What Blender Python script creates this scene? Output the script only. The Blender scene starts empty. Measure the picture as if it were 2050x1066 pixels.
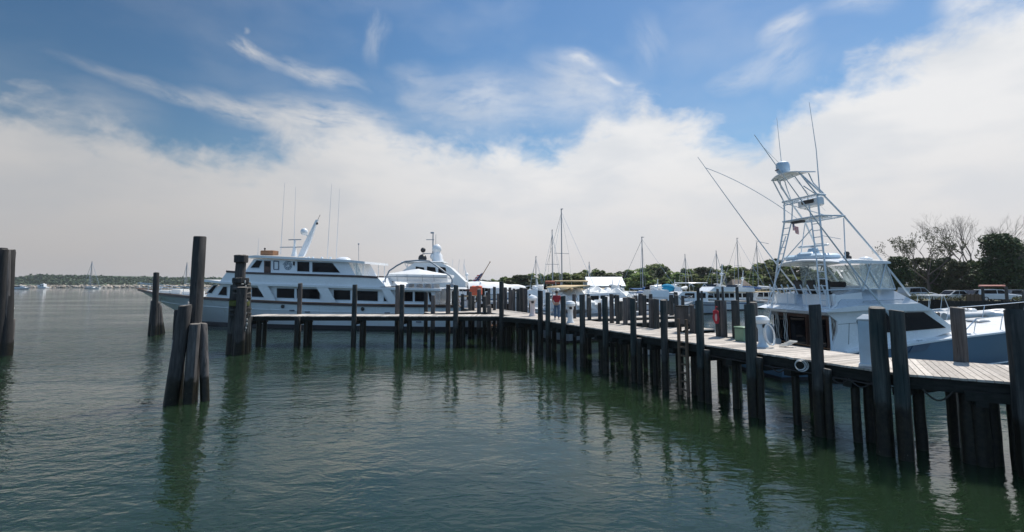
import bpy, math, random
from mathutils import Vector, Matrix
R = math.radians
random.seed(11)
SC = bpy.context.scene
COL = SC.collection
D = bpy.data
# ------------------------------------------------------------------ view geometry
EYE = Vector((0, 0, 4.0)); FL = 1000.0; CX, CY = 1025.0, 476.0
TH = math.atan(91 / FL); CT, ST = math.cos(TH), math.sin(TH)
def ray(px, py):
    a, b = (px - CX) / FL, -(py - CY) / FL
    return Vector((a, CT - b * ST, ST + b * CT))
def on_z(px, py, h=0.0):
    d = ray(px, py); t = (h - EYE.z) / d.z
    return EYE + d * t
def on_y(px, py, Y):
    d = ray(px, py); return EYE + d * ((Y - EYE.y) / d.y)
def proj(P):
    v = Vector(P) - EYE
    zc = v.y * CT + v.z * ST; yc = -v.y * ST + v.z * CT
    return CX + FL * v.x / zc, CY - FL * yc / zc
def height_at(x, y, ty):
    lo, hi = -3.0, 60.0
    for _ in range(40):
        m = (lo + hi) / 2
        if proj((x, y, m))[1] > ty: lo = m
        else: hi = m
    return lo
K0 = FL / CT
class Frame:
    """a boat's own frame: origin on the water, x along the keel, z up"""
    def __init__(s, o, rz):
        s.o = Vector(o); s.rz = rz; c, n = math.cos(rz), math.sin(rz)
        s.ux = Vector((c, n, 0)); s.uy = Vector((-n, c, 0))
    def loc(s, P):
        v = Vector(P) - s.o; return Vector((v.dot(s.ux), v.dot(s.uy), v.z))
    def y(s, px, py, yo):
        d = ray(px, py); n = s.uy
        t = (yo - (EYE - s.o).dot(n)) / d.dot(n)
        return s.loc(EYE + d * t)
    def z(s, px, py, h): return s.loc(on_z(px, py, h))
    def xz(s, px, py, yo):
        p = s.y(px, py, yo); return (p.x, p.z)
# ------------------------------------------------------------------ mesh builder
def V(*a): return Vector(a)
class MB:
    def __init__(s): s.v = []; s.f = []
    def add(s, vs, fs):
        k = len(s.v); s.v += [tuple(v) for v in vs]; s.f += [tuple(i + k for i in f) for f in fs]; return s
    def box(s, c, d, rz=0.0, M=None):
        x, y, z = (k / 2 for k in d)
        vs = [V(a * x, b * y, e * z) for a in (-1, 1) for b in (-1, 1) for e in (-1, 1)]
        m = M if M is not None else Matrix.Rotation(rz, 3, 'Z')
        vs = [m @ v + V(*c) for v in vs]
        return s.add(vs, [(0, 1, 3, 2), (4, 6, 7, 5), (0, 4, 5, 1), (2, 3, 7, 6), (0, 2, 6, 4), (1, 5, 7, 3)])
    def bbox(s, c, d, b=0.03, rz=0.0):
        """box with chamfered edges"""
        x, y, z = (k / 2 for k in d); b = min(b, x * .9, y * .9, z * .9)
        L = []
        for zz, k in ((-z, b), (-z + b, 0), (z - b, 0), (z, b)):
            xx, yy = x - k, y - k
            L.append([V(-xx + b, -yy, zz), V(xx - b, -yy, zz), V(xx, -yy + b, zz), V(xx, yy - b, zz), V(xx - b, yy, zz), V(-xx + b, yy, zz), V(-xx, yy - b, zz), V(-xx, -yy + b, zz)])
        m = Matrix.Rotation(rz, 3, 'Z')
        return s.loft([[m @ v + V(*c) for v in l] for l in L])
    def loft(s, loops, cap=True, closed=True, ring=False):
        n = len(loops[0]); k = len(s.v); m = len(loops)
        for l in loops: s.v += [tuple(v) for v in l]
        for i in range(m if ring else m - 1):
            i2 = (i + 1) % m
            for j in range(n if closed else n - 1):
                j2 = (j + 1) % n
                s.f.append((k + i * n + j, k + i * n + j2, k + i2 * n + j2, k + i2 * n + j))
        if cap and not ring and closed:
            s.f.append(tuple(k + j for j in reversed(range(n)))); s.f.append(tuple(k + (m - 1) * n + j for j in range(n)))
        return s
    def tube(s, pts, r=0.05, n=8, cap=True):
        pts = [V(*p) for p in pts]; L = []
        up = None
        for i, p in enumerate(pts):
            a = pts[max(0, i - 1)]; b = pts[min(len(pts) - 1, i + 1)]
            t = (b - a).normalized()
            if up is None: up = t.orthogonal().normalized()
            e = (up - t * up.dot(t))
            e = e.normalized() if e.length > 1e-6 else t.orthogonal().normalized()
            up = e; g = t.cross(e)
            rr = r[i] if isinstance(r, (list, tuple)) else r
            L.append([p + (e * math.cos(q) + g * math.sin(q)) * rr for q in (2 * math.pi * k / n for k in range(n))])
        return s.loft(L, cap)
    def prism(s, A, B): return s.loft([A, B])
    def side(s, poly, y0, y1):
        """polygon of (x,z) extruded from y0 to y1"""
        return s.loft([[V(x, y0, z) for x, z in poly], [V(x, y1, z) for x, z in poly]])
    def plan(s, poly, z0, z1):
        return s.loft([[V(x, y, z0) for x, y in poly], [V(x, y, z1) for x, y in poly]])
    def lathe(s, prof, c=(0, 0, 0), n=16, M=None):
        L = []
        for r, z in prof:
            l = [V(r * math.cos(2 * math.pi * k / n), r * math.sin(2 * math.pi * k / n), z) for k in range(n)]
            if M is not None: l = [M @ v for v in l]
            L.append([v + V(*c) for v in l])
        return s.loft(L)
    def ball(s, c, r, nu=12, nv=8, M=None):
        rx, ry, rz = r if isinstance(r, (tuple, list)) else (r, r, r)
        L = []
        for j in range(nv + 1):
            a = -math.pi / 2 + math.pi * j / nv; ca = max(math.cos(a), 0.02)
            l = [V(rx * ca * math.cos(2 * math.pi * k / nu), ry * ca * math.sin(2 * math.pi * k / nu), rz * math.sin(a)) for k in range(nu)]
            if M is not None: l = [M @ v for v in l]
            L.append([v + V(*c) for v in l])
        return s.loft(L)
    def torus(s, c, Rr, r, M=None, nu=20, nv=8):
        L = []
        for i in range(nu):
            a = 2 * math.pi * i / nu
            l = [V((Rr + r * math.cos(2 * math.pi * k / nv)) * math.cos(a), (Rr + r * math.cos(2 * math.pi * k / nv)) * math.sin(a), r * math.sin(2 * math.pi * k / nv)) for k in range(nv)]
            if M is not None: l = [M @ v for v in l]
            L.append([v + V(*c) for v in l])
        return s.loft(L, ring=True)
    def quad(s, *p): return s.add(p, [tuple(range(len(p)))])
    def mesh(s, name, mat, smooth=38):
        me = D.meshes.new(name); me.from_pydata(s.v, [], s.f)
        if mat: me.materials.append(mat)
        if smooth:
            me.polygons.foreach_set('use_smooth', [True] * len(me.polygons))
            me.set_sharp_from_angle(angle=R(smooth))
        me.update(); return me
    def build(s, name, mat, parent=None, smooth=38, loc=None, rz=None, fix=True):
        me = s.mesh(name, mat, smooth)
        if fix:
            import bmesh
            b = bmesh.new(); b.from_mesh(me); bmesh.ops.recalc_face_normals(b, faces=b.faces); b.to_mesh(me); b.free()
        o = D.objects.new(name, me); COL.objects.link(o)
        if parent is not None: o.parent = parent
        if loc is not None: o.location = loc
        if rz is not None: o.rotation_euler = (0, 0, rz)
        return o
def tag(o, label=None, cat=None, group=None, kind=None):
    if label: o['label'] = label
    if cat: o['category'] = cat
    if group: o['group'] = group
    if kind: o['kind'] = kind
    return o
def thing(name, label, cat, loc=(0, 0, 0), rz=0.0, group=None):
    o = D.objects.new(name, None); COL.objects.link(o)
    o.empty_display_size = 0.3
    o.location = loc; o.rotation_euler = (0, 0, rz)
    return tag(o, label, cat, group)
def copy_tree(o, parent=None):
    c = o.copy(); COL.objects.link(c); c.parent = parent
    for ch in list(o.children): copy_tree(ch, c)
    return c
# ------------------------------------------------------------------ materials
class NT:
    def __init__(s, nt): s.nt = nt; s.n = nt.nodes; s.l = nt.links
    def new(s, t, **k):
        n = s.n.new(t)
        for a, b in k.items(): setattr(n, a, b)
        return n
    def link(s, a, b): s.l.new(a, b)
    def setin(s, node, key, val):
        if hasattr(val, 'is_output'): s.link(val, node.inputs[key])
        else: node.inputs[key].default_value = val
    def math(s, op, a, b=0.0, c=0.0, clamp=False):
        n = s.new('ShaderNodeMath', operation=op, use_clamp=clamp)
        s.setin(n, 0, a); s.setin(n, 1, b); s.setin(n, 2, c); return n.outputs[0]
    def mix(s, f, a, b, blend='MIX'):
        n = s.new('ShaderNodeMix', data_type='RGBA', blend_type=blend)
        s.setin(n, 0, f); s.setin(n, 6, a); s.setin(n, 7, b); return n.outputs[2]
    def noise(s, vec, scale=5, detail=4, rough=.55, dist=0.0, dim='3D'):
        n = s.new('ShaderNodeTexNoise', noise_dimensions=dim)
        if vec is not None: s.link(vec, n.inputs['Vector'])
        n.inputs['Scale'].default_value = scale; n.inputs['Detail'].default_value = detail
        n.inputs['Roughness'].default_value = rough; n.inputs['Distortion'].default_value = dist
        return n.outputs[0]
    def mapping(s, vec, scale=(1, 1, 1), loc=(0, 0, 0), rot=(0, 0, 0)):
        n = s.new('ShaderNodeMapping'); s.link(vec, n.inputs[0])
        n.inputs['Scale'].default_value = scale; n.inputs['Location'].default_value = loc; n.inputs['Rotation'].default_value = rot
        return n.outputs[0]
    def ramp(s, f, stops):
        n = s.new('ShaderNodeValToRGB'); cr = n.color_ramp
        while len(cr.elements) < len(stops): cr.elements.new(0.5)
        for e, (p, c) in zip(cr.elements, stops):
            e.position = p; e.color = c if len(c) == 4 else (*c, 1)
        s.setin(n, 0, f); return n.outputs[0]
    def maprange(s, v, a, b, c=0.0, d=1.0, smooth=True):
        n = s.new('ShaderNodeMapRange', interpolation_type='SMOOTHSTEP' if smooth else 'LINEAR', clamp=True)
        s.setin(n, 0, v); s.setin(n, 1, a); s.setin(n, 2, b); s.setin(n, 3, c); s.setin(n, 4, d); return n.outputs[0]
    def bump(s, h, strength=.3, dist=.02):
        n = s.new('ShaderNodeBump'); s.setin(n, 'Strength', strength); s.setin(n, 'Distance', dist); s.link(h, n.inputs['Height']); return n.outputs[0]
def c4(c): return (*c, 1) if len(c) == 3 else c
def base_mat(name):
    m = D.materials.new(name); m.use_nodes = True
    t = NT(m.node_tree); b = t.n['Principled BSDF']
    return m, t, b
MATS = {}
def mat(name, col, rough=.5, metal=0.0, var=.12, scale=3.0, bump=0.0, bscale=40, spec=.5, coat=0.0, stretch=(1, 1, 1), rnd=.0, island=0.0):
    if name in MATS: return MATS[name]
    m, t, b = base_mat(name)
    tc = t.new('ShaderNodeTexCoord').outputs['Object']
    mp = t.mapping(tc, stretch)
    nz = t.noise(mp, scale, 5, .6)
    lo = [c * (1 - var) for c in col]; hi = [min(1, c * (1 + var)) for c in col]
    c = t.ramp(nz, [(.3, lo), (.7, hi)])
    if rnd:
        oi = t.new('ShaderNodeObjectInfo').outputs['Random']
        f = t.maprange(oi, 0, 1, 1 - rnd, 1 + rnd, False)
        hs = t.new('ShaderNodeHueSaturation'); t.link(f, hs.inputs['Value']); t.link(c, hs.inputs['Color']); c = hs.outputs[0]
    if island:
        gi = t.new('ShaderNodeNewGeometry').outputs['Random Per Island']
        f = t.maprange(gi, 0, 1, 1 - island, 1 + island, False)
        hs = t.new('ShaderNodeHueSaturation'); t.link(f, hs.inputs['Value']); t.link(c, hs.inputs['Color']); c = hs.outputs[0]
    t.link(c, b.inputs['Base Color'])
    rr = t.maprange(t.noise(tc, scale * 3.1, 3), .3, .7, max(.02, rough * .8), min(1, rough * 1.2), False)
    t.link(rr, b.inputs['Roughness'])
    b.inputs['Metallic'].default_value = metal; b.inputs['Specular IOR Level'].default_value = spec
    b.inputs['Coat Weight'].default_value = coat
    if bump:
        t.link(t.bump(t.noise(mp, bscale, 4, .6), bump, .02), b.inputs['Normal'])
    MATS[name] = m; return m
def pile_mat(name, dry_a, dry_b, tint, wet=1.0):
    m, t, b = base_mat(name)
    tc = t.new('ShaderNodeTexCoord').outputs['Object']
    pos = t.new('ShaderNodeNewGeometry').outputs['Position']
    oi = t.new('ShaderNodeObjectInfo').outputs['Random']
    off = t.new('ShaderNodeVectorMath', operation='ADD'); t.link(tc, off.inputs[0])
    cmb = t.new('ShaderNodeCombineXYZ'); t.link(t.math('MULTIPLY', oi, 37.0), cmb.inputs[2]); t.link(t.math('MULTIPLY', oi, 11.0), cmb.inputs[0])
    t.link(cmb.outputs[0], off.inputs[1]); vec = off.outputs[0]
    grain = t.noise(t.mapping(vec, (9, 9, .45)), 1.6, 6, .7)
    blot = t.noise(t.mapping(vec, (1, 1, .5)), 2.3, 4, .6)
    c = t.ramp(grain, [(.28, dry_a), (.72, dry_b)])
    c = t.mix(t.maprange(blot, .42, .68, 0, .65), c, c4(tint))
    hs = t.new('ShaderNodeHueSaturation'); t.link(t.maprange(oi, 0, 1, .7, 1.3, False), hs.inputs['Value']); t.link(c, hs.inputs['Color']); c = hs.outputs[0]
    sx = t.new('ShaderNodeSeparateXYZ'); t.link(pos, sx.inputs[0])
    zz = t.math('ADD', sx.outputs[2], t.math('MULTIPLY', t.math('SUBTRACT', t.noise(pos, 3.2, 4, .6), .5), .7))
    wetf = t.maprange(zz, wet - .12, wet + .12, 1, 0)
    weed = t.ramp(t.noise(pos, 9, 4, .7), [(.35, (.006, .006, .005)), (.75, (.028, .026, .016))])
    c = t.mix(wetf, c, weed)
    # barnacle specks near the waterline
    vor = t.new('ShaderNodeTexVoronoi'); t.link(pos, vor.inputs['Vector']); vor.inputs['Scale'].default_value = 14
    bar = t.math('MULTIPLY', t.maprange(vor.outputs['Distance'], .1, .2, 1, 0), t.math('MULTIPLY', t.maprange(zz, .25, .5, 1, 0), t.maprange(t.noise(pos, 1.7, 2), .52, .62)))
    c = t.mix(t.math('MULTIPLY', bar, .55), c, (.22, .2, .16, 1))
    nsx = t.new('ShaderNodeSeparateXYZ'); t.link(t.new('ShaderNodeNewGeometry').outputs['Normal'], nsx.inputs[0])
    c = t.mix(t.math('MULTIPLY', t.maprange(nsx.outputs[2], .7, .85), t.maprange(wetf, 0, 1, .85, 0, False)), c, t.ramp(t.noise(pos, 11, 4, .6), [(.3, (.1, .09, .08)), (.7, (.3, .27, .23))]))
    crack = t.maprange(t.noise(t.mapping(vec, (22, 22, .5)), 1.1, 3, .5), .3, .36, 1, 0)
    c = t.mix(t.math('MULTIPLY', crack, .8), c, (.004, .004, .004, 1))
    t.link(c, b.inputs['Base Color'])
    t.link(t.maprange(wetf, 0, 1, .85, .45, False), b.inputs['Roughness'])
    b.inputs['Specular IOR Level'].default_value = .3
    t.link(t.bump(grain, .55, .02), b.inputs['Normal'])
    MATS[name] = m; return m
M_PILE = pile_mat('weathered_pile', (.007, .009, .01), (.105, .102, .095), (.018, .028, .03), 1.15)
M_PILE_G = pile_mat('green_treated_pile', (.007, .011, .012), (.085, .092, .085), (.016, .034, .036), 1.15)
M_PILE_OLD = pile_mat('old_grey_pile', (.02, .019, .019), (.15, .138, .132), (.055, .05, .047), .8)
M_PILE_DK = pile_mat('dark_pile', (.014, .014, .014), (.075, .07, .067), (.03, .029, .028), .8)
M_UNDER = pile_mat('under_deck_pile', (.004, .0045, .0045), (.014, .014, .013), (.007, .009, .008), 1.6)  # near-black tone and high wet line stand in for shade below the deck
def deck_mat():
    m, t, b = base_mat('weathered_deck_planks')
    pos = t.new('ShaderNodeTexCoord').outputs['Object']
    gi = t.new('ShaderNodeNewGeometry').outputs['Random Per Island']
    a = t.noise(t.mapping(pos, (9, 2.2, 2)), 2.0, 6, .7)
    bl = t.noise(pos, 1.1, 4, .6)
    c = t.ramp(a, [(.25, (.34, .3, .25)), (.5, (.54, .485, .425)), (.8, (.66, .605, .54))])
    hs = t.new('ShaderNodeHueSaturation'); t.link(t.maprange(gi, 0, 1, .66, 1.16, False), hs.inputs['Value']); t.link(c, hs.inputs['Color'])
    c = t.mix(t.maprange(bl, .5, .75, 0, .5), hs.outputs[0], (.3, .26, .22, 1))
    t.link(c, b.inputs['Base Color']); b.inputs['Roughness'].default_value = .8; b.inputs['Specular IOR Level'].default_value = .25
    t.link(t.bump(a, .4, .01), b.inputs['Normal'])
    return m
M_CUT = pile_mat('cut_pile', (.02, .021, .021), (.14, .13, .12), (.05, .055, .05), 1.66)  # wet tone carried up the body to paint in the deck's shade
M_DECK = deck_mat()
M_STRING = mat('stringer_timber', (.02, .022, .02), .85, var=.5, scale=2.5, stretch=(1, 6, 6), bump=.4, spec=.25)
M_WHITE = mat('white_gelcoat', (.78, .79, .79), .25, var=.035, scale=1.2, coat=.3)
M_WHITE2 = mat('cream_gelcoat', (.72, .7, .66), .32, var=.05, scale=1.5, coat=.2)
def stained_white(name, col, streak, amount):
    m = mat(name, col, .22, var=.05, scale=.7, coat=.4); t = NT(m.node_tree); b = t.n['Principled BSDF']
    src = b.inputs['Base Color'].links[0].from_socket; tc = t.new('ShaderNodeTexCoord').outputs['Object']
    s1 = t.noise(t.mapping(tc, (3.2, 3.2, .35)), 1.0, 5, .65); s2 = t.noise(tc, .6, 3, .5)
    f = t.math('MULTIPLY', t.maprange(s1, .56, .72), t.maprange(s2, .42, .62, 0, amount)); t.link(t.mix(f, src, c4(streak)), b.inputs['Base Color']); return m
M_HULLW = stained_white('white_hull_paint', (.66, .7, .72), (.4, .34, .26), .5)
M_ICE = mat('ice_blue_hull_paint', (.09, .165, .25), .16, var=.05, scale=.7, coat=.6)
M_BOOT = mat('black_bottom_paint', (.012, .012, .016), .5, var=.3)
M_BLUEHULL = mat('navy_hull_paint', (.02, .035, .08), .2, var=.1, coat=.5)
M_GREYHULL = mat('grey_hull_paint', (.3, .34, .38), .3, var=.08, coat=.3)
M_GLASS = mat('tinted_glass', (.004, .005, .007), .04, var=.2, spec=.13)
M_BLACK = mat('black_plastic', (.015, .015, .016), .45, var=.3)
M_RUB = mat('maroon_rub_rail', (.03, .012, .011), .35, var=.3, coat=.3)
M_TEAK = mat('varnished_teak', (.24, .11, .045), .35, var=.35, scale=2, stretch=(1, 8, 8), coat=.2)
M_DKTEAK = mat('dark_mahogany', (.06, .02, .01), .35, var=.4, scale=2, stretch=(1, 8, 8))
M_TUBE = mat('white_painted_tube', (.62, .68, .72), .25, var=.06, coat=.4)
M_STEEL = mat('stainless_steel', (.6, .62, .63), .2, metal=1.0, var=.08)
M_ALU = mat('mast_aluminium', (.32, .33, .34), .4, metal=.6, var=.1)
M_GREYTUBE = mat('grey_davit_tube', (.22, .26, .3), .4, var=.1)
M_CANVAS = mat('white_canvas', (.74, .74, .72), .85, var=.08, scale=2, bump=.25, bscale=6)
M_TAN = mat('tan_canvas', (.55, .42, .24), .9, var=.15, bump=.2, bscale=8)
M_BLUECAN = mat('blue_canvas', (.012, .07, .2), .85, var=.3, bump=.3, bscale=8)
M_TURQ = mat('turquoise_canvas', (.01, .25, .42), .85, var=.2, bump=.3, bscale=8)
M_ORANGE = mat('orange_fabric', (.68, .14, .07), .75, var=.15, bump=.3, bscale=8)
M_RED = mat('red_fabric', (.33, .018, .03), .75, var=.2, bump=.3, bscale=10)
M_ROPE = mat('white_rope', (.6, .58, .53), .9, var=.15, scale=30, bump=.5, bscale=90)
M_DKROPE = mat('dark_rope', (.035, .033, .03), .9, var=.3, scale=30, bump=.5, bscale=90)
M_PLASTIC = mat('white_plastic', (.74, .76, .76), .4, var=.06, scale=4)
M_BLUEWH = mat('pale_blue_plastic', (.46, .58, .68), .45, var=.08)
M_GREENBOX = mat('green_enamel', (.16, .26, .17), .5, var=.15)
M_RIB = mat('grey_rubber_tube', (.55, .56, .56), .5, var=.08)
M_STONE = mat('breakwater_stone', (.4, .34, .27), .9, var=.35, scale=.4, bump=.5, bscale=2, island=.4)
M_GRASS = mat('shore_ground', (.1, .1, .05), .95, var=.4, scale=.3, bump=.4, bscale=3)
M_TIRE = mat('tyre_rubber', (.02, .02, .02), .8, var=.2)
M_SHINGLE = mat('brown_shingles', (.13, .1, .08), .9, var=.35, scale=1.5, stretch=(1, 1, 6), bump=.3)
M_METALROOF = mat('white_metal_roof', (.7, .71, .72), .4, var=.06, scale=.6)
M_REDWALL = mat('barn_red_siding', (.2, .05, .035), .85, var=.25, scale=1.5, stretch=(6, 6, 1))
M_CABLE = mat('galvanised_cable', (.06, .055, .05), .6, var=.3, metal=.3)
M_BRONZE = mat('grey_emblem_paint', (.2, .26, .31), .5, var=.1)
def vinyl():
    m, t, b = base_mat('clear_vinyl_window')
    out = t.n['Material Output']
    tr = t.new('ShaderNodeBsdfTransparent'); tr.inputs[0].default_value = (.86, .9, .9, 1)
    gl = t.new('ShaderNodeBsdfGlossy'); gl.inputs['Color'].default_value = (1, 1, 1, 1); gl.inputs['Roughness'].default_value = .06
    df = t.new('ShaderNodeBsdfDiffuse'); df.inputs[0].default_value = (.6, .66, .68, 1)
    tc = t.new('ShaderNodeTexCoord').outputs['Object']
    wr = t.noise(t.mapping(tc, (1, 1, .6)), 2.2, 3, .6, 1.0)
    bp = t.bump(wr, .35, .12); t.link(bp, gl.inputs['Normal'])
    m1 = t.new('ShaderNodeMixShader'); t.link(t.maprange(wr, .35, .7, .05, .3), m1.inputs[0]); t.link(tr.outputs[0], m1.inputs[1]); t.link(df.outputs[0], m1.inputs[2])
    lw = t.new('ShaderNodeLayerWeight'); lw.inputs[0].default_value = .25
    m2 = t.new('ShaderNodeMixShader'); t.link(t.math('ADD', t.math('MULTIPLY', lw.outputs['Fresnel'], .7), .05, clamp=True), m2.inputs[0]); t.link(m1.outputs[0], m2.inputs[1]); t.link(gl.outputs[0], m2.inputs[2])
    t.link(m2.outputs[0], out.inputs[0])
    return m
M_VINYL = vinyl()
def leaf_mat(name, a, b_, tr=.25):
    m, t, b = base_mat(name)
    gi = t.new('ShaderNodeNewGeometry').outputs['Random Per Island']
    oi = t.new('ShaderNodeObjectInfo').outputs['Random']
    c = t.ramp(gi, [(0, a), (.6, [(x + y) / 2 for x, y in zip(a, b_)]), (1, b_)])
    hs = t.new('ShaderNodeHueSaturation'); t.link(c, hs.inputs['Color'])
    t.link(t.maprange(oi, 0, 1, .75, 1.25, False), hs.inputs['Value']); t.link(t.maprange(oi, 0, 1, .485, .52, False), hs.inputs['Hue'])
    t.link(hs.outputs[0], b.inputs['Base Color']); b.inputs['Roughness'].default_value = .6; b.inputs['Specular IOR Level'].default_value = .3
    tl = t.new('ShaderNodeBsdfTranslucent'); t.link(hs.outputs[0], tl.inputs[0])
    mx = t.new('ShaderNodeMixShader'); mx.inputs[0].default_value = tr
    t.link(b.outputs[0], mx.inputs[1]); t.link(tl.outputs[0], mx.inputs[2]); t.link(mx.outputs[0], t.n['Material Output'].inputs[0])
    return m
M_LEAF = leaf_mat('green_leaves', (.12, .165, .05), (.29, .34, .13), .5)
M_LEAFD = leaf_mat('dark_green_leaves', (.02, .042, .014), (.065, .105, .03), .22)
M_LEAFM = leaf_mat('mid_green_leaves', (.07, .11, .035), (.18, .24, .08), .45)
M_LEAFY = leaf_mat('yellow_green_leaves', (.07, .075, .025), (.16, .16, .06))
M_LEAFOL = leaf_mat('olive_leaves', (.05, .065, .03), (.13, .14, .07), .3)
M_BARK = mat('grey_bark', (.1, .085, .075), .9, var=.3, scale=3, stretch=(4, 4, .6))
M_TWIG = mat('brown_twigs', (.115, .09, .078), .9, var=.25)
# ------------------------------------------------------------------ camera, sun, sky
cd = D.cameras.new('camera'); cam = D.objects.new('camera', cd); COL.objects.link(cam)
cam.location = EYE; cam.rotation_euler = (R(90) + TH, 0, 0)
cd.sensor_width = 36; cd.lens = 36 * FL / 2050; cd.shift_y = -(533 - CY) / 2050
cd.clip_start = .05; cd.clip_end = 20000
SC.camera = cam
SUN_AZ, SUN_EL = R(42), R(58)          # azimuth measured from straight ahead towards the right
sd = D.lights.new('sun', 'SUN'); sd.energy = 5.0; sd.angle = R(.55); sd.color = (1, .955, .89)
sun = D.objects.new('sun', sd); COL.objects.link(sun)
sv = Vector((math.sin(SUN_AZ) * math.cos(SUN_EL), math.cos(SUN_AZ) * math.cos(SUN_EL), math.sin(SUN_EL)))
sun.rotation_euler = sv.to_track_quat('Z', 'Y').to_euler()
W = D.worlds.new('World'); SC.world = W; W.use_nodes = True
t = NT(W.node_tree); bg = t.n['Background']
sky = t.new('ShaderNodeTexSky'); sky.sky_type = 'NISHITA'; sky.sun_disc = False
sky.sun_elevation = SUN_EL; sky.sun_rotation = SUN_AZ; sky.air_density = 1.25; sky.dust_density = .4; sky.ozone_density = 2.2; sky.altitude = 0
tcg = t.new('ShaderNodeTexCoord').outputs['Generated']
sx = t.new('ShaderNodeSeparateXYZ'); t.link(tcg, sx.inputs[0])
az = t.math('ARCTAN2', sx.outputs[0], sx.outputs[1]); el = t.math('ARCSINE', sx.outputs[2])
cb = t.new('ShaderNodeCombineXYZ'); t.link(az, cb.inputs[0]); t.link(el, cb.inputs[1]); ae = cb.outputs[0]
def azel(px, py):
    d = ray(px, py).normalized(); return math.atan2(d.x, d.y), math.asin(d.z)
warp = t.new('ShaderNodeTexNoise'); t.link(ae, warp.inputs['Vector']); warp.inputs['Scale'].default_value = 6; warp.inputs['Detail'].default_value = 5
wv = t.new('ShaderNodeVectorMath', operation='MULTIPLY_ADD'); t.link(warp.outputs['Color'], wv.inputs[0]); wv.inputs[1].default_value = (.09, .05, 0); t.link(ae, wv.inputs[2])
aw = wv.outputs[0]
# the big bank: its upper edge as a height over azimuth, roughened by noise
EDGE = [(0, 208), (60, 218), (150, 238), (250, 262), (330, 288), (430, 290), (520, 300), (600, 262), (690, 240), (760, 240), (830, 258), (900, 278), (985, 285), (1030, 272), (1110, 290), (1160, 262), (1190, 212), (1255, 190), (1320, 215), (1400, 238), (1450, 262), (1520, 285), (1560, 240), (1600, 200), (1680, 158), (1760, 108), (1840, 72), (1900, 36), (1990, 0), (2049, -30)]
fc = t.new('ShaderNodeFloatCurve'); crv = fc.mapping.curves[0]
A0, A1, E1 = -.9, .9, .7
pts = [((a - A0) / (A1 - A0), e / E1) for a, e in (azel(*p) for p in EDGE)]
pts = [(0, .42)] + pts + [(1, .82)]
while len(crv.points) < len(pts): crv.points.new(.5, .5)
for p, (x, y) in zip(crv.points, pts): p.location = (x, y)
fc.mapping.update()
t.link(t.maprange(az, A0, A1, 0, 1, False), fc.inputs['Value'])
edge = t.math('MULTIPLY', t.math('MULTIPLY', fc.outputs[0], E1), t.maprange(t.math('ABSOLUTE', az), 1.0, 1.5, 1, .12))
puff = t.noise(t.mapping(aw, (1, 1.5, 1), rot=(0, 0, .25)), 13, 9, .58)
big = t.noise(t.mapping(aw, (1, 2.2, 1)), 3.2, 5, .5)
d_ = t.math('SUBTRACT', edge, el)
d_ = t.math('ADD', d_, t.math('MULTIPLY', t.math('SUBTRACT', puff, .5), .16))
bank = t.maprange(t.math('ADD', d_, t.math('MULTIPLY', t.math('SUBTRACT', big, .5), .07)), -.022, .055)
# thin streaks trailing off the bank and loose wisps above it
def wisp(a, b, wpx, strength, soft=.0, sc=1.0):
    (a1, e1), (a2, e2) = azel(*a), azel(*b)
    an = math.atan2(e2 - e1, a2 - a1); hl = math.hypot(a2 - a1, e2 - e1) / 2; hw = wpx / 1000 / 2
    mp = t.new('ShaderNodeMapping', vector_type='TEXTURE'); t.link(aw, mp.inputs[0])
    mp.inputs['Location'].default_value = ((a1 + a2) / 2 + .045, (e1 + e2) / 2 + .025, 0); mp.inputs['Rotation'].default_value = (0, 0, an); mp.inputs['Scale'].default_value = (hl, hw, 1)
    ln = t.new('ShaderNodeVectorMath', operation='LENGTH'); t.link(mp.outputs[0], ln.inputs[0])
    fall = t.maprange(ln.outputs['Value'], 0.0, 1.25, 1, 0)
    mp2 = t.new('ShaderNodeMapping', vector_type='TEXTURE'); t.link(aw, mp2.inputs[0]); mp2.inputs['Rotation'].default_value = (0, 0, an); mp2.inputs['Scale'].default_value = (.16 * sc, .05 * sc, 1)
    nz = t.noise(mp2.outputs[0], 2.2, 8, .62)
    return t.math('MULTIPLY', t.math('MULTIPLY', fall, t.maprange(nz, .3 - soft, .72)), strength)
WISPS = [((180, 140), (460, 215), 30, .75, .1), ((360, 175), (640, 270), 60, 1.0, .1), ((480, 205), (830, 270), 105, 1.1, .2), ((610, 235), (560, 310), 90, .9, .2),
         ((435, 60), (560, 125), 34, .95, .05), ((520, 105), (740, 180), 44, .75, .1), ((480, 58), (500, 54), 14, .6, .1),
         ((770, -10), (740, 140), 60, .38, .1), ((760, 150), (900, 150), 60, .3, .1), ((60, 90), (330, 185), 24, .3, .15), ((790, 190), (880, 200), 45, .4, .2), ((780, 215), (1120, 195), 150, .62, .3),
         ((1040, 125), (1270, 180), 110, .55, .2), ((1110, 100), (1210, 130), 40, .7, .05), ((1205, 145), (1262, 166), 14, .6, .1), ((1000, 205), (1320, 175), 140, .5, .3),
         ((1280, 20), (1330, 140), 90, .28, .15), ((1520, 80), (1650, 15), 50, .7, .1), ((1500, 170), (1640, 60), 150, .42, .2), ((1400, 175), (1560, 150), 60, .45, .2), ((1640, 10), (1800, -20), 60, .5, .1),
         ((1850, 40), (2040, -40), 120, .9, .2), ((0, 200), (330, 230), 90, .35, .2)]
acc = bank
for w in WISPS: acc = t.math('MAXIMUM', acc, wisp(*w)) if False else t.math('SUBTRACT', 1.0, t.math('MULTIPLY', t.math('SUBTRACT', 1.0, acc), t.math('SUBTRACT', 1.0, wisp(*w), clamp=True)))
veil = t.math('MULTIPLY', t.maprange(big, .42, .75), .16)
acc = t.math('MAXIMUM', acc, veil)
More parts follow.
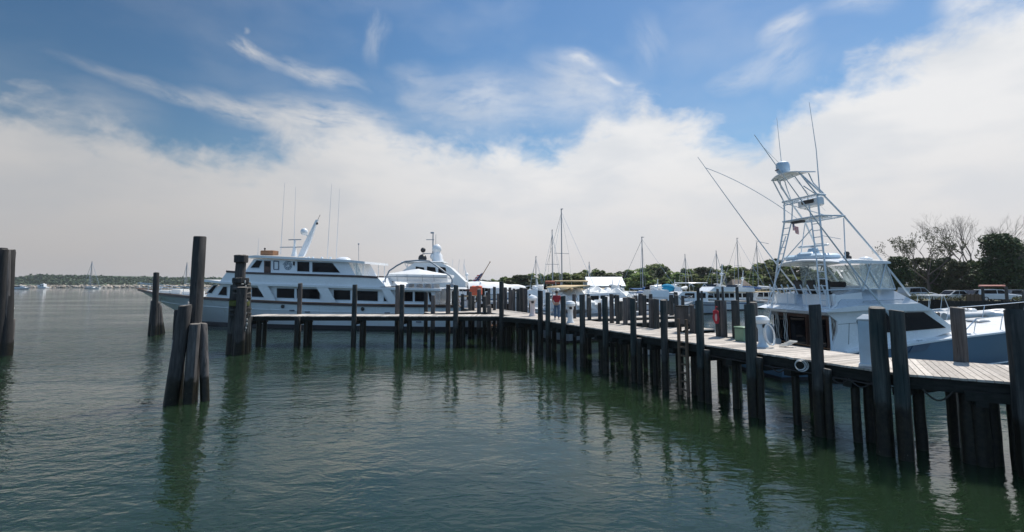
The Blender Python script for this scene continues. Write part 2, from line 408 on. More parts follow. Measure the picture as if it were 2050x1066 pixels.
# cloud brightness: hazier and greyer toward the horizon, brighter towards the sun
shade = t.noise(t.mapping(aw, (1, 2.6, 1), rot=(0, 0, .12)), 5, 6, .5)
cc = t.ramp(el, [(0.0, (6.6, 6.35, 6.35)), (.1, (7.5, 7.4, 7.42)), (.24, (8.4, 8.42, 8.5)), (.45, (8.6, 8.72, 8.95))])
cc = t.mix(t.math('MULTIPLY', t.maprange(shade, .34, .64, 1, 0), t.maprange(el, .03, .2, .15, .42)), cc, (5.6, 6.15, 6.9, 1))
dim = t.maprange(az, -.8, .1, .68, 1.0)
dm = t.new('ShaderNodeCombineXYZ'); [t.link(dim, dm.inputs[i]) for i in range(3)]
cc = t.mix(1.0, cc, dm.outputs[0], 'MULTIPLY')
hz = t.new('ShaderNodeHueSaturation'); t.link(sky.outputs[0], hz.inputs['Color']); hz.inputs['Saturation'].default_value = 1.25; hz.inputs['Value'].default_value = .98
dm2 = t.maprange(az, -.85, .0, .68, 1.0); dmv = t.new('ShaderNodeCombineXYZ'); [t.link(dm2, dmv.inputs[i]) for i in range(3)]
blue = t.mix(1.0, hz.outputs[0], dmv.outputs[0], 'MULTIPLY')
fin = t.mix(t.math('MULTIPLY', acc, 1.0, clamp=True), blue, cc)
# the half of the sky behind the viewer: unseen blue-white glow added to fill shaded hull sides
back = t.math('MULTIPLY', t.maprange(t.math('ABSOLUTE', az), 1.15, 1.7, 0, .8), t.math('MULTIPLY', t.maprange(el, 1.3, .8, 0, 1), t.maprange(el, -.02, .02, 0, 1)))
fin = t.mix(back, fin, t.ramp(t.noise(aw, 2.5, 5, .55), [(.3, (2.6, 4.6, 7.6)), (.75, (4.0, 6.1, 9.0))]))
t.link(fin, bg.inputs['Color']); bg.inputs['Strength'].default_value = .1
W.cycles.sampling_method = 'MANUAL'; W.cycles.sample_map_resolution = 512
vs = SC.view_settings; vs.view_transform = 'Standard'; vs.look = 'None'; vs.exposure = 0; vs.gamma = 1
SC.cycles.use_denoising = True
SC.cycles.max_bounces = 8; SC.cycles.transparent_max_bounces = 16; SC.cycles.caustics_reflective = False; SC.cycles.caustics_refractive = False
SC.cycles.sample_clamp_indirect = 6
# ------------------------------------------------------------------ water
def water_mat():
    m, t, b = base_mat('harbour_water')
    pos = t.new('ShaderNodeNewGeometry').outputs['Position']
    b.inputs['Base Color'].default_value = (.013, .034, .024, 1)
    pn = t.noise(pos, .05, 3, .5)
    t.link(t.ramp(pn, [(.3, (.0105, .024, .013)), (.7, (.0145, .027, .0115))]), b.inputs['Base Color'])
    b.subsurface_method = 'BURLEY'; b.inputs['Subsurface Weight'].default_value = 1.0; b.inputs['Subsurface Radius'].default_value = (1.2, 1.6, 1.2); b.inputs['Subsurface Scale'].default_value = 1.0
    b.inputs['Roughness'].default_value = .04; b.inputs['IOR'].default_value = 1.5; b.inputs['Specular IOR Level'].default_value = .5
    a = t.noise(t.mapping(pos, (1, 1.35, 1), rot=(0, 0, .5)), .4, 2, .5, .3)
    c = t.noise(t.mapping(pos, (1, 1.7, 1), rot=(0, 0, -.3)), 1.45, 2, .5, .5)
    d = t.noise(t.mapping(pos, (1, 1.6, 1), rot=(0, 0, .2)), 5.5, 3, .55, .4)
    # patches of wind ripple and of smoother water
    patch = t.maprange(t.noise(t.mapping(pos, (.35, 1, 1), rot=(0, 0, .15)), .09, 3, .5), .35, .65, .45, 1.25)
    h = t.math('ADD', t.math('MULTIPLY', a, .11), t.math('ADD', t.math('MULTIPLY', c, .062), t.math('MULTIPLY', d, .02)))
    # rougher open water out to the left, calmer in the lee of the docks
    sxp = t.new('ShaderNodeSeparateXYZ'); t.link(pos, sxp.inputs[0])
    lee = t.maprange(t.math('ADD', sxp.outputs[0], t.math('MULTIPLY', sxp.outputs[1], .2)), -18, 4, 2.1, .55)
    t.link(t.bump(t.math('MULTIPLY', h, t.math('MULTIPLY', patch, lee)), 1.0, .62), b.inputs['Normal'])
    return m
mb = MB(); mb.quad(V(-9000, -9000, 0), V(9000, -9000, 0), V(9000, 12000, 0), V(-9000, 12000, 0))
tag(mb.build('water', water_mat(), smooth=0), 'green-grey rippled harbour water filling the basin', 'water', kind='structure')
# ------------------------------------------------------------------ piles and docks
def pile(mb, x, y, z0, z1, r, lean=(0, 0), n=11, taper=.06, top='flat'):
    rr = random.Random(int((x * 131 + y * 977 + z1 * 31) * 100)); L = []; k = 9
    ph = [rr.uniform(-1, 1) for _ in range(n)]
    for i in range(k + 1):
        f = i / k; z = z0 + (z1 - z0) * f; q = r * (1 + taper * (1 - f) * 1.5) * (1 + rr.uniform(-.025, .025))
        ox = lean[0] * f + rr.uniform(-.006, .006); oy = lean[1] * f + rr.uniform(-.006, .006)
        L.append([V(x + ox + q * (1 + .035 * ph[j]) * math.cos(6.2832 * j / n), y + oy + q * (1 + .035 * ph[j]) * math.sin(6.2832 * j / n), z) for j in range(n)])
    c = V(x + lean[0], y + lean[1], 0); tl = V(rr.uniform(-.12, .12), rr.uniform(-.12, .12), 0)
    for i, s_ in ((0, .9),):
        L.append([V(c.x + (p.x - c.x) * s_, c.y + (p.y - c.y) * s_, z1 + .025 + (p.x - c.x) * tl.x + (p.y - c.y) * tl.y) for p in L[-1]])
    return mb.loft(L)
def pile_pts(mb, P0, P1, r, n=11, taper=.08):
    d = P1 - P0
    k = (-1.2 - P0.z) / d.z if abs(d.z) > 1e-6 else 0
    Q0 = P0 + d * k
    pile(mb, Q0.x, Q0.y, Q0.z, P1.z, r, (P1.x - Q0.x, P1.y - Q0.y), n, taper)
def clip(poly, p, n):
    out = []
    for i in range(len(poly)):
        a, b = poly[i], poly[(i + 1) % len(poly)]
        da = (a[0] - p[0]) * n[0] + (a[1] - p[1]) * n[1]; db = (b[0] - p[0]) * n[0] + (b[1] - p[1]) * n[1]
        if da >= 0: out.append(a)
        if (da >= 0) != (db >= 0):
            f = da / (da - db); out.append((a[0] + (b[0] - a[0]) * f, a[1] + (b[1] - a[1]) * f))
    return out
class Dock:
    def __init__(s, name, label, A, B, width, sg, z=1.9, group=None, clips=(), cat='dock', plank=.145, mat=None):
        A = Vector((*A, 0)); B = Vector((*B, 0)); s.L = (B - A).length; rz = math.atan2(B.y - A.y, B.x - A.x)
        s.fr = Frame(A, rz); s.sg = sg; s.w = width; s.z = z
        s.t = thing(name, label, cat, A, rz, group)
        mb = MB(); x = 0.0; g = .012
        s0, s1 = -4.0 if clips else 0.0, s.L
        x = s0
        while x < s1:
            x2 = min(x + plank - g, s1); e0 = -.05 + random.uniform(-.02, .02); e1 = width + .05 + random.uniform(-.02, .02)
            poly = [(x, sg * e0), (x2, sg * e0), (x2, sg * e1), (x, sg * e1)]
            for (p, n) in clips:
                if poly: poly = clip(poly, p, n)
            if len(poly) > 2:
                dz = random.uniform(-.004, .004); mb.plan(poly, z - .05 + dz, z + dz)
            x += plank
        mb.build('deck', mat or M_DECK, s.t, smooth=0)
    def stringers(s, x0, x1, ts, h=.26, cut=0):
        mb = MB()
        for tt in ts:
            mb.box(((x0 + x1) / 2, s.sg * tt, s.z - .055 - h / 2), (x1 - x0, .09, h))
        mb.build('stringer', M_STRING, s.t, smooth=0)
    def cap(s, x, h=.24, over=.12):
        mb = MB(); mb.box((x, s.sg * s.w / 2, s.z - .06 - .26 - h / 2), (.22, s.w + over * 2, h)); mb.build('cross_beam', M_STRING, s.t, smooth=0)
    def world(s, x, tt): return s.fr.o + s.fr.ux * x + s.fr.uy * (s.sg * tt)
    def at_px(s, px, tt, zz=None):
        zz = s.z if zz is None else zz
        lo, hi = -8.0, s.L + 8
        f = lambda q: proj((*s.world(q, tt).xy, zz))[0] - px
        a = f(lo)
        for _ in range(50):
            m = (lo + hi) / 2
            if (f(m) > 0) == (a > 0): lo = m
            else: hi = m
        return lo
    def piling(s, x, tt, top, r=.14, mat=None, name='piling', lean=(0, 0)):
        mb = MB(); pile(mb, x, s.sg * tt, -1.2, top, r, lean); return mb.build(name, mat or M_PILE, s.t)
    def px_pile(s, px, ty, tt=-.16, r=.14, mat=None, zz=None):
        x = s.at_px(px, tt, zz); P = s.world(x, tt); return x, s.piling(x, tt, height_at(P.x, P.y, ty), r, mat)
dz = 1.9
BEND = on_z(1800, 747.5, dz); JN = on_z(1087, 641.5, dz)
dirm = (JN - BEND).normalized(); FARM = JN + dirm * 21
S2 = Vector((BEND.x + .842 * 8.5, BEND.y - .54 * 8.5, 0))
# main dock (A = bend, runs away to the far end; its back lies to the right = local -y)
WM = 2.25
u1 = dirm; u2 = (S2 - BEND).normalized(); u2.z = 0; u2.normalize()
n1 = Vector((u1.y, -u1.x, 0)); n2 = Vector((-u2.y, u2.x, 0))      # towards the back of either leg
# inner corner of the bend
W2 = 2.9
a11, a12, b1_ = u1.x, -u2.x, (n2.x * W2 - n1.x * WM); a21, a22, b2_ = u1.y, -u2.y, (n2.y * W2 - n1.y * WM)
det = a11 * a22 - a12 * a21; q1 = (b1_ * a22 - a12 * b2_) / det
INNER = Vector((BEND.x, BEND.y, 0)) + n1 * WM + u1 * q1
main = Dock('main_dock', 'long weathered plank dock running from the right edge away toward the marina', BEND.xy, FARM.xy, WM, -1,
            clips=[((0, 0), (1, 0))])
# replace its deck with one cut along the seam of the bend
def seam_clip(fr, sgn):
    a = fr.loc(Vector((BEND.x, BEND.y, 0))); b = fr.loc(INNER); dx, dy = b.x - a.x, b.y - a.y
    n = (-dy, dx); m_ = (3.0, 0.0)
    if n[0] * (m_[0] - a.x) + n[1] * (m_[1] - a.y) < 0: n = (dy, -dx)
    k = math.hypot(*n); n = (n[0] / k, n[1] / k)
    return ((a.x + n[0] * .006, a.y + n[1] * .006), n)
def redeck(dk, s0):
    o = [c for c in dk.t.children if c.name.startswith('deck')][0]; D.objects.remove(o)
    cl = seam_clip(dk.fr, dk.sg); mb = MB(); x = s0; plank, g = .145, .012
    while x < dk.L:
        x2 = x + plank - g; e0 = -.05 + random.uniform(-.02, .02); e1 = dk.w + .05 + random.uniform(-.02, .02)
        poly = clip([(x, dk.sg * e0), (x2, dk.sg * e0), (x2, dk.sg * e1), (x, dk.sg * e1)], *cl)
        if len(poly) > 2:
            q = random.uniform(-.004, .004); mb.plan(poly, dk.z - .05 + q, dk.z + q)
        x += plank
    mb.build('deck', M_DECK, dk.t, smooth=0)
redeck(main, -3.0)
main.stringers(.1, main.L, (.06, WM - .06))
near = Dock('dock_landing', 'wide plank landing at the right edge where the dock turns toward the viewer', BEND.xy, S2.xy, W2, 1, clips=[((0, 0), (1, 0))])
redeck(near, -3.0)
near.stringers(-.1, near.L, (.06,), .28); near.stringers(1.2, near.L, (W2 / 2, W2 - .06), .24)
FRONT = [(1082, 583, .145), (1097, 587, .13), (1128, 594, .13), (1166, 591, .135), (1212, 595, .125), (1268, 598, .125), (1330, 602, .125), (1402, 603, .13), (1504, 611, .155), (1637, 612, .15), (1763, 618, .17)]
fx = []
for i, (px, ty, r) in enumerate(FRONT):
    x, o = main.px_pile(px, ty, -.05 - r, r, M_PILE_G if i % 3 else M_PILE); fx.append(x)
    main.cap(x - .28, .18)
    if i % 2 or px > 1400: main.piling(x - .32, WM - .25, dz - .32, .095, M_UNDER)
for a, b in zip(fx[:-1], fx[1:]):
    nn = 1
    for k in range(nn):
        q = a + (b - a) * (k + 1) / (nn + 1) + random.uniform(-.15, .15)
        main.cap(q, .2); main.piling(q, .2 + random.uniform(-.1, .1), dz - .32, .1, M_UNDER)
# cut-off side piles standing just outside the deck with pale sawn tops
for px in (1280, 1415, 1520, 1655):
    x = main.at_px(px, -.16); main.piling(x, -.17, dz - .12 - random.uniform(0, .08), .105, M_CUT)
BACK = [(1225, 590, .11), (1237, 592, .1), (1252, 597, .12), (1291, 592, .1), (1305, 600, .13), (1315, 600, .13), (1386, 612, .1), (1441, 603, .14), (1450, 604, .12), (1474, 603, .13), (1512, 607, .13), (1180, 596, .11), (1150, 590, .11), (1062, 590, .12), (1052, 578, .15), (1044, 577, .15)]
for i, (px, ty, r) in enumerate(BACK): main.px_pile(px, ty, WM + .05 + r, r, M_PILE if i % 2 else M_PILE_OLD)
for k in range(5): main.piling(main.L - 12 + k * 2.6, -.16, 3.1 + random.uniform(-.2, .3), .14, M_PILE); main.piling(main.L - 11 + k * 2.6, WM + .16, 3.2 + random.uniform(-.2, .3), .14, M_PILE_OLD); main.cap(main.L - 12 + k * 2.6)
# pipes and sagging hoses slung under the dock edge
mb = MB(); xa, xb = main.at_px(1790, -.02), main.at_px(1420, -.02)
mb.tube([(xa + (xb - xa) * k / 20, .12, dz - .34 + .012 * math.sin(k * 2.1)) for k in range(21)], .02, 6); mb.build('water_pipe', M_BLACK, main.t)
for a_, b_ in ((1700, 1745), (1660, 1700), (1540, 1575)):
    mb = MB(); xa, xb = main.at_px(b_, -.1), main.at_px(a_, -.1)
    mb.tube([(xa + (xb - xa) * k / 12, +.12, dz - .3 - .16 * math.sin(math.pi * k / 12)) for k in range(13)], .018, 6); mb.build('sagging_hose', M_BLACK, main.t)
# landing piles
near.px_pile(1803, 624, -.2, .145, M_PILE_G); near.px_pile(2045, 623, -.2, .165, M_PILE)
near.px_pile(1924, 618, W2 + .16, .155, M_PILE_OLD)
for px, tt, r in ((1938, .35, .15), (1962, .3, .16), (1985, .5, .15), (1840, .9, .12), (2034, .35, .13), (1740, 1.0, .12), (1905, W2 - .3, .13)):
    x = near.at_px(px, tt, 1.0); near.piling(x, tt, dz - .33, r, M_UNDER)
near.cap(near.at_px(1960, 0) , .26)
mb = MB()      # wale and loose rope under the landing edge
xa = near.at_px(1940, -.02); mb.box((xa + 1.2, -.09, dz - .36), (2.6, .08, .2)); mb.build('wale_board', M_STRING, near.t, smooth=0)
mb = MB(); xa, xb = near.at_px(1845, -.1), near.at_px(1905, -.1)
mb.tube([(xa + (xb - xa) * k / 12, -.12, dz - .3 - .22 * math.sin(math.pi * k / 12)) for k in range(13)], .022, 6)
tag(mb.build('hanging_rope', M_DKROPE, None, loc=near.t.location, rz=near.fr.rz), 'dark rope looped under the edge of the wide plank landing', 'rope')
# finger dock in front of the big yacht
FA = on_z(497, 633, dz); FB = on_z(1000, 633.5, dz); FC = JN + dirm * 1.0
fing = Dock('finger_dock', 'narrow plank finger dock in front of the big white yacht', FA.xy, FB.xy, 1.9, 1)
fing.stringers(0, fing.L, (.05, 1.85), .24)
for px, fr_, bk in ((500, 0, 0), (596, 0, 568), (709, 571, 0), (804, 571, 572), (912, 572, 571), (1004, 565, 566)):
    x = fing.at_px(px, -.15)
    fing.cap(x, .22)
    if fr_: fing.px_pile(px, fr_, -.2, .15, M_PILE)
    else: fing.piling(x, -.16, dz - .08, .17, M_PILE)
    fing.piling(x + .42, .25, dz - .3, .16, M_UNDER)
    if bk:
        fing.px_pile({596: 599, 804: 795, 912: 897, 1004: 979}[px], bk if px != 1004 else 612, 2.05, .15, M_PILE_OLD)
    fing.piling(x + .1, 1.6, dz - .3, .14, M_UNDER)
mb = MB(); x = fing.at_px(985, 0); mb.tube([(x, .3, .25), (x + .75, .3, 1.7)], .07, 6); mb.tube([(x + .75, .25, .25), (x, .25, 1.5)], .06, 6); mb.build('cross_brace', M_STRING, fing.t, smooth=0)
link_ = Dock('link_dock', 'short plank dock joining the yacht finger to the long main dock', FB.xy + (FC.xy - FB.xy).normalized() * .02, FC.xy, 1.9, 1)
link_.stringers(0, link_.L, (.05, 1.85), .26)
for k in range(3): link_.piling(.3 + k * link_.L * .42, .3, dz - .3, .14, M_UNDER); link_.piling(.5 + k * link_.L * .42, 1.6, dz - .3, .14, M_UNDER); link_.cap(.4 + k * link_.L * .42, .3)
# finger docks on the far side of the main dock
fd = []
for k, (px, length, w_) in enumerate(((1160, 9, 1.4), (1226, 5.2, 1.3), (1345, 2.4, 1.3), (1440, 1.5, 1.3))):
    A = main.world(main.at_px(px, WM), WM + .09); B = A + n1 * length
    dk = Dock('finger_dock', ['finger dock behind the long dock, leading to the pale blue boat', 'finger dock behind the long dock beside the white skiff', 'short finger dock behind the box on posts', 'short finger dock behind the red bag'][k], A.xy, B.xy, w_, 1, group='finger docks on the far side of the long dock')
    dk.stringers(0, dk.L, (.05, w_ - .05), .24)
    for j in range(int(length // 2.1)):
        x = 1.2 + j * 2.1
        dk.piling(x, -.15, 2.95 + random.uniform(-.3, .35), .105, M_PILE_OLD); dk.piling(x + .3, w_ + .15, 3.0 + random.uniform(-.3, .4), .105, M_PILE)
    fd.append(dk)
A = main.world(main.at_px(1050, 0) + 6.5, -.06); B = A - n1 * 4.2
dk = Dock('finger_dock', 'short low finger dock behind the stern of the big yacht', A.xy, B.xy, 1.7, -1, group='finger docks on the far side of the long dock')
dk.stringers(0, dk.L, (.05, 1.65), .24)
for x in (.6, 2.3, 4.0): dk.cap(x, .2); dk.piling(x, -.15, 3.3 + random.uniform(-.3, .3), .15, M_PILE_OLD); dk.piling(x, 1.85, 3.3, .14, M_PILE)
# ------------------------------------------------------------------ free-standing pile clusters
def cluster(label, specs, bands=(), extra=None):
    b0 = on_z(*specs[0][0]); t = thing('mooring_dolphin', label, 'pile cluster', (b0.x, b0.y, 0), group='pile clusters standing in the water')
    for (bp, tp, dy, r, m) in specs:
        P0 = on_z(*bp) if len(bp) == 2 else on_z(bp[0], bp[1]) + V(0, bp[2], 0)
        P1 = on_y(tp[0], tp[1], P0.y + dy); mb = MB(); pile_pts(mb, P0 - b0, P1 - b0, r, 12); mb.build('pile', m, t)
    return t, b0
def band(t, b0, px, py, Y, rad, h, mat, name='binding_band', n=18, wob=.04):
    P = on_y(px, py, Y) - b0; mb = MB(); rr = random.Random(px * 7 + py)
    ph = [1 + rr.uniform(-wob, wob) for _ in range(n)]
    L = [[V(P.x + rad * f * ph[j] * math.cos(6.2832 * j / n), P.y + rad * f * ph[j] * math.sin(6.2832 * j / n), P.z + z + rr.uniform(-.02, .02)) for j in range(n)] for f, z in ((.9, -h / 2), (1, -h / 2 + .02), (1.02, 0), (1, h / 2 - .02), (.9, h / 2))]
    mb.loft(L); return mb.build(name, mat, t)
def rope_wrap(t, b0, px, py, Y, rad, turns, pitch, r, mat, tilt=0.0):
    P = on_y(px, py, Y) - b0; mb = MB()
    mb.tube([(P.x + rad * math.cos(a), P.y + rad * math.sin(a), P.z + pitch * a / 6.2832 + tilt * math.cos(a)) for a in (6.2832 * turns * k / (22 * turns) for k in range(22 * turns + 1))], r, 6)
    return mb.build('rope_wrap', mat, t)
tA, bA = cluster('leaning cluster of banded piles cut off by the left frame edge',
    [((9, 713), (17, 501), -.1, .3, M_PILE_DK), ((8, 713), (12, 502), -.25, .26, M_PILE_OLD), ((-6, 714), (4, 500), -.25, .3, M_PILE_DK), ((-22, 708), (-16, 500), .1, .22, M_PILE_DK), ((6, 704), (24, 505), .1, .18, M_PILE_OLD), ((18, 708), (23, 640), .15, .17, M_PILE_OLD), ((-8, 700), (6, 498), .3, .22, M_PILE_DK)])
YA = bA.y
band(tA, bA, 8, 508, YA, .46, .3, M_PILE_OLD, wob=.06); band(tA, bA, 7, 525, YA, .44, .16, M_PILE_DK, wob=.06)
for py, rd in ((571, .43), (578, .44), (602, .43), (607, .44), (640, .43)): rope_wrap(tA, bA, 4, py, YA, rd, 2, .05, .03, M_DKROPE, .06)
rope_wrap(tA, bA, 4, 622, YA, .46, 2, .06, .035, M_ROPE, .1)
tB, bB = cluster('foreground pile cluster with one tall dark pile and pale broken stubs',
    [((381, 803), (400, 475), .35, .2, M_PILE_DK), ((341, 810), (371, 613), -.05, .195, M_PILE_OLD), ((352, 800), (362, 622), .25, .2, M_PILE_DK), ((378, 808), (390, 650), -.05, .165, M_PILE_OLD), ((410, 803), (406, 649), .1, .135, M_PILE_OLD)])
mb = MB(); P = on_y(384, 618, bB.y - .1) - bB
rr = random.Random(5)
for k in range(16):     # pale splinters on the broken stub
    z = P.z + .15 - k * .1; mb.ball((P.x - .045 - k * .03 + rr.uniform(-.03, .03), P.y - .15, z), (.05, .045, .085 * rr.uniform(.6, 1.4)), 6, 4)
mb.build('pale_splinters', mat('pale_wood', (.42, .4, .37), .95, var=.3, scale=9, bump=.5), tB)
tC, bC = cluster('small far pile cluster off the yacht bow, one tall pile and low stubs',
    [((308, 672), (313, 547), .2, .2, M_PILE_DK), ((301, 671), (307, 603), -.1, .17, M_PILE_OLD), ((315, 671), (316, 606), -.1, .16, M_PILE_OLD), ((323, 669), (320, 612), .1, .14, M_PILE_OLD), ((328, 667), (322, 628), .1, .1, M_PILE_OLD)])
tD, bD = cluster('thick mossy pile cluster with ragged bands at the end of the finger dock',
    [((473, 709), (483, 517), .1, .27, M_PILE_OLD), ((462, 709), (471, 572), -.05, .24, M_PILE), ((478, 711), (485, 576), -.3, .25, M_PILE_OLD), ((488, 708), (492, 570), -.05, .23, M_PILE), ((466, 704), (474, 560), .35, .22, M_PILE_DK), ((487, 704), (490, 562), .35, .22, M_PILE_DK), ((496, 705), (497, 566), .2, .15, M_PILE)])
YD = bD.y
band(tD, bD, 483, 519, YD, .37, .42, M_PILE_DK, wob=.07); band(tD, bD, 482, 513, YD, .35, .12, M_PILE_OLD, wob=.1)
band(tD, bD, 482, 562, YD, .43, .3, M_PILE_DK, wob=.12); band(tD, bD, 483, 578, YD, .5, .18, M_PILE_OLD, wob=.12)
band(tD, bD, 482, 592, YD, .5, .3, M_PILE_DK, wob=.08)
M_MOSS = mat('moss', (.09, .1, .02), .95, var=.5, scale=8, bump=.6)
band(tD, bD, 480, 607, YD, .52, .34, M_MOSS, 'moss_patch', wob=.14)
for py in (600, 622, 632): rope_wrap(tD, bD, 481, py, YD, .55, 2, .05, .03, M_DKROPE, .05)
mb = MB(); rr = random.Random(9)
for k in range(26):
    P = on_y(487 + rr.uniform(-2, 10), 565 + k * 4.2, YD - .42) - bD
    mb.ball((P.x, P.y + rr.uniform(-.02, .05), P.z), (rr.uniform(.03, .1), .05, rr.uniform(.03, .12)), 6, 4)
mb.build('ragged_splinters', mat('pale_wood', (.42, .4, .37)), tD)
# ------------------------------------------------------------------ boat building helpers
def lerp_tab(tab, x):
    if x <= tab[0][0]: return tab[0][1]
    for (a, b), (c, d) in zip(tab[:-1], tab[1:]):
        if x <= c: return b + (d - b) * (x - a) / (c - a)
    return tab[-1][1]
def smooth_tab(tab, x):
    f = 0.0; n = 0
    for k in (-.6, -.3, 0, .3, .6): f += lerp_tab(tab, x + k); n += 1
    return f / n
class Hull:
    """stations along x; sheer(x) height, hb(x) half beam at the sheer, wl half beam at the water"""
    def __init__(s, Lo, Lw, B, sheer, full=.55, stern=.94, flare=.8, zb=.2, tr=0.0, n=36, wlb=.93, p=2.2, draft=.7):
        s.Lo, s.Lw, s.B, s.sheer, s.full, s.stern, s.flare, s.zb, s.tr, s.n, s.wlb, s.p, s.draft = Lo, Lw, B, sheer, full, stern, flare, zb, tr, n, wlb, p, draft
    def hb(s, x, L=None, full=None):
        L = L or s.Lo; full = full or s.full
        f = x / L; k = s.B / 2
        if f < .25: k *= s.stern + (1 - s.stern) * math.sin(f / .25 * math.pi / 2)
        if f > full: k *= max(.004, 1 - min(1, (f - full) / (1 - full)) ** s.p)
        return k
    def pt(s, u, v, sg):
        """u along 0..1, v 0 at zb .. 1 at the sheer"""
        xs = s.tr + (s.Lo - s.tr) * u; xw = s.Lw * u
        zs = s.sheer(xs); bs = s.hb(xs); bw = s.hb(xw, s.Lw, s.full * .82) * s.wlb
        return V(xw + (xs - xw) * v, sg * (bw + (bs - bw) * v ** s.flare), s.zb + (zs - s.zb) * v)
    def us(s): return [1 - (1 - k / s.n) ** 1.25 for k in range(s.n + 1)]
    def topsides(s, v0=0.0, v1=1.0, inset=0.0):
        mb = MB(); vs_ = [v0 + (v1 - v0) * k / 5 for k in range(6)]; L = []
        for u in s.us(): L.append([s.pt(u, v, 1) for v in vs_] + [s.pt(u, v, -1) for v in reversed(vs_)])
        return mb.loft(L)
    def bottom(s):
        mb = MB(); L = []
        for u in s.us():
            a = s.pt(u, 0, 1); w = a.y; x = a.x
            L.append([V(x, 0, -s.draft), V(x, w * .7, -s.draft * .7), V(x, w * .985, -.08), V(x, w, s.zb), V(x, -w, s.zb), V(x, -w * .985, -.08), V(x, -w * .7, -s.draft * .7)])
        return mb.loft(L)
    def strip(s, mb, v, h, d, u0=0.0, u1=1.0, up=0.0):
        for sg in (1, -1):
            L = []
            for u in [u0 + (u1 - u0) * k / 40 for k in range(41)]:
                p = s.pt(u, v, sg); q = sg * d
                L.append([p + V(0, -sg * .02, up - h / 2), p + V(0, q, up - h / 2), p + V(0, q, up + h / 2), p + V(0, -sg * .02, up + h / 2)])
            mb.loft(L)
        return mb
def round_side(poly, hw, x0, bulge, n=9):
    """side outline extruded across the boat, its front face bowed forward at the centre"""
    L = []
    for k in range(n):
        y = -hw + 2 * hw * k / (n - 1); f = 1 - (abs(y) / hw) ** 2.4
        L.append([V(x + (bulge * f * min(1, (x - x0) / 1.2) if x > x0 else 0), y, z) for x, z in poly])
    return MB().loft(L)
def panel(fr, pts, y, d=.03, mb=None):
    """flat plate traced on the plane y, d proud of it (towards the sign of d)"""
    mb = mb or MB(); return mb.side([fr.xz(px, py, y) for px, py in pts], y, y + d)
def frame_ring(fr, pts, y, d, w, mb):
    P = [fr.xz(px, py, y) for px, py in pts]
    for i in range(len(P)):
        a, b = P[i], P[(i + 1) % len(P)]; mb.tube([(a[0], y + d / 2, a[1]), (b[0], y + d / 2, b[1])], w, 5)
    return mb
# ------------------------------------------------------------------ the big white yacht (bow to the left)
YS, YB = on_z(975, 665), on_z(332, 655)
yd = YB - YS; yrz = math.atan2(yd.y, yd.x)
yf = Frame(YS, yrz); BY = 6.4; yf.o = YS - yf.uy * (BY / 2)
NY = BY / 2
yLw = yd.length; yLo = yf.y(272, 578, 0).x
yacht = thing('motor_yacht', 'long white classic motor yacht with maroon rub rail lying behind the finger dock', 'yacht', yf.o, yrz)
shp = [(917, 612.5), (790, 611), (718, 610), (591, 606), (507, 602), (470, 600), (420, 597), (374, 593.5), (310, 587)]
tmpH = Hull(yLo, yLw, BY, lambda x: 2, full=.5, p=2.3)
stab = []
for px, py in shp:
    yy = NY
    for _ in range(6): q = yf.y(px, py, yy); yy = tmpH.hb(q.x)
    stab.append((q.x, q.z))
tip = yf.y(272, 578, 0); stab.append((tip.x, tip.z)); stab.sort()
x_drop0 = yf.y(918, 611, NY).x; x_drop1 = yf.y(941, 629, NY).x; z_low = yf.y(941, 629, NY).z
stab = [(-1, z_low - .15), (x_drop1 - 1.2, z_low - .1), (x_drop1, z_low)] + [p for p in stab if p[0] >= x_drop0 - .3]
yh = Hull(yLo, yLw, BY, lambda x: lerp_tab(stab, x), full=.5, p=2.3, zb=.34, n=60, flare=.75)
yh.topsides().build('hull', M_HULLW, yacht, smooth=50)
yh.bottom().build('boot_stripe', M_BOOT, yacht)
mb = MB(); ur = (x_drop0 + .1) / yLo
yh.strip(mb, .965, .2, .07, ur, .998); mb.build('rub_rail', M_RUB, yacht)
mb = MB(); yh.strip(mb, 1.0, .06, .09, ur, .998, .05); mb.build('cap_rail', M_TEAK, yacht)
mb = MB(); yh.strip(mb, .62, .05, .035, .12, .99); mb.build('knuckle_moulding', M_HULLW, yacht)
# stern bulwark falling to the low transom, wood capped
mb = MB()
for sg in (1, -1):
    mb.tube([(x_drop0, sg * (NY - .05), lerp_tab(stab, x_drop0) + .05), (x_drop1, sg * (NY - .08), z_low + .05), (.05, sg * (NY - .25), z_low - .08)], .055, 6)
mb.build('stern_cap_rail', M_TEAK, yacht)
mb = MB(); mb.bbox((-.55, 0, .42), (1.1, 5.0, .12)); mb.build('swim_platform', M_TEAK, yacht)
Yx = lambda pts, y: [yf.xz(px, py, y) for px, py in pts]
HW = 2.72
house = Yx([(411, 593), (446, 567), (507, 569), (718, 576), (872, 580), (868, 612), (718, 612), (507, 606), (430, 600)], HW)
round_side(house, HW, yf.xz(430, 590, HW)[0] - 1.5, .9).build('deckhouse', M_WHITE, yacht)
# boat deck slab
sl = Yx([(406, 560), (420, 561), (444, 564), (507, 567.5), (718, 573.5), (766, 575.5), (882, 578)], 3.1)
sl = sl + [(x, z - .2) for x, z in reversed(sl)]
round_side(sl, 3.12, yf.xz(444, 564, 3.1)[0], .7).build('boat_deck', M_WHITE, yacht)
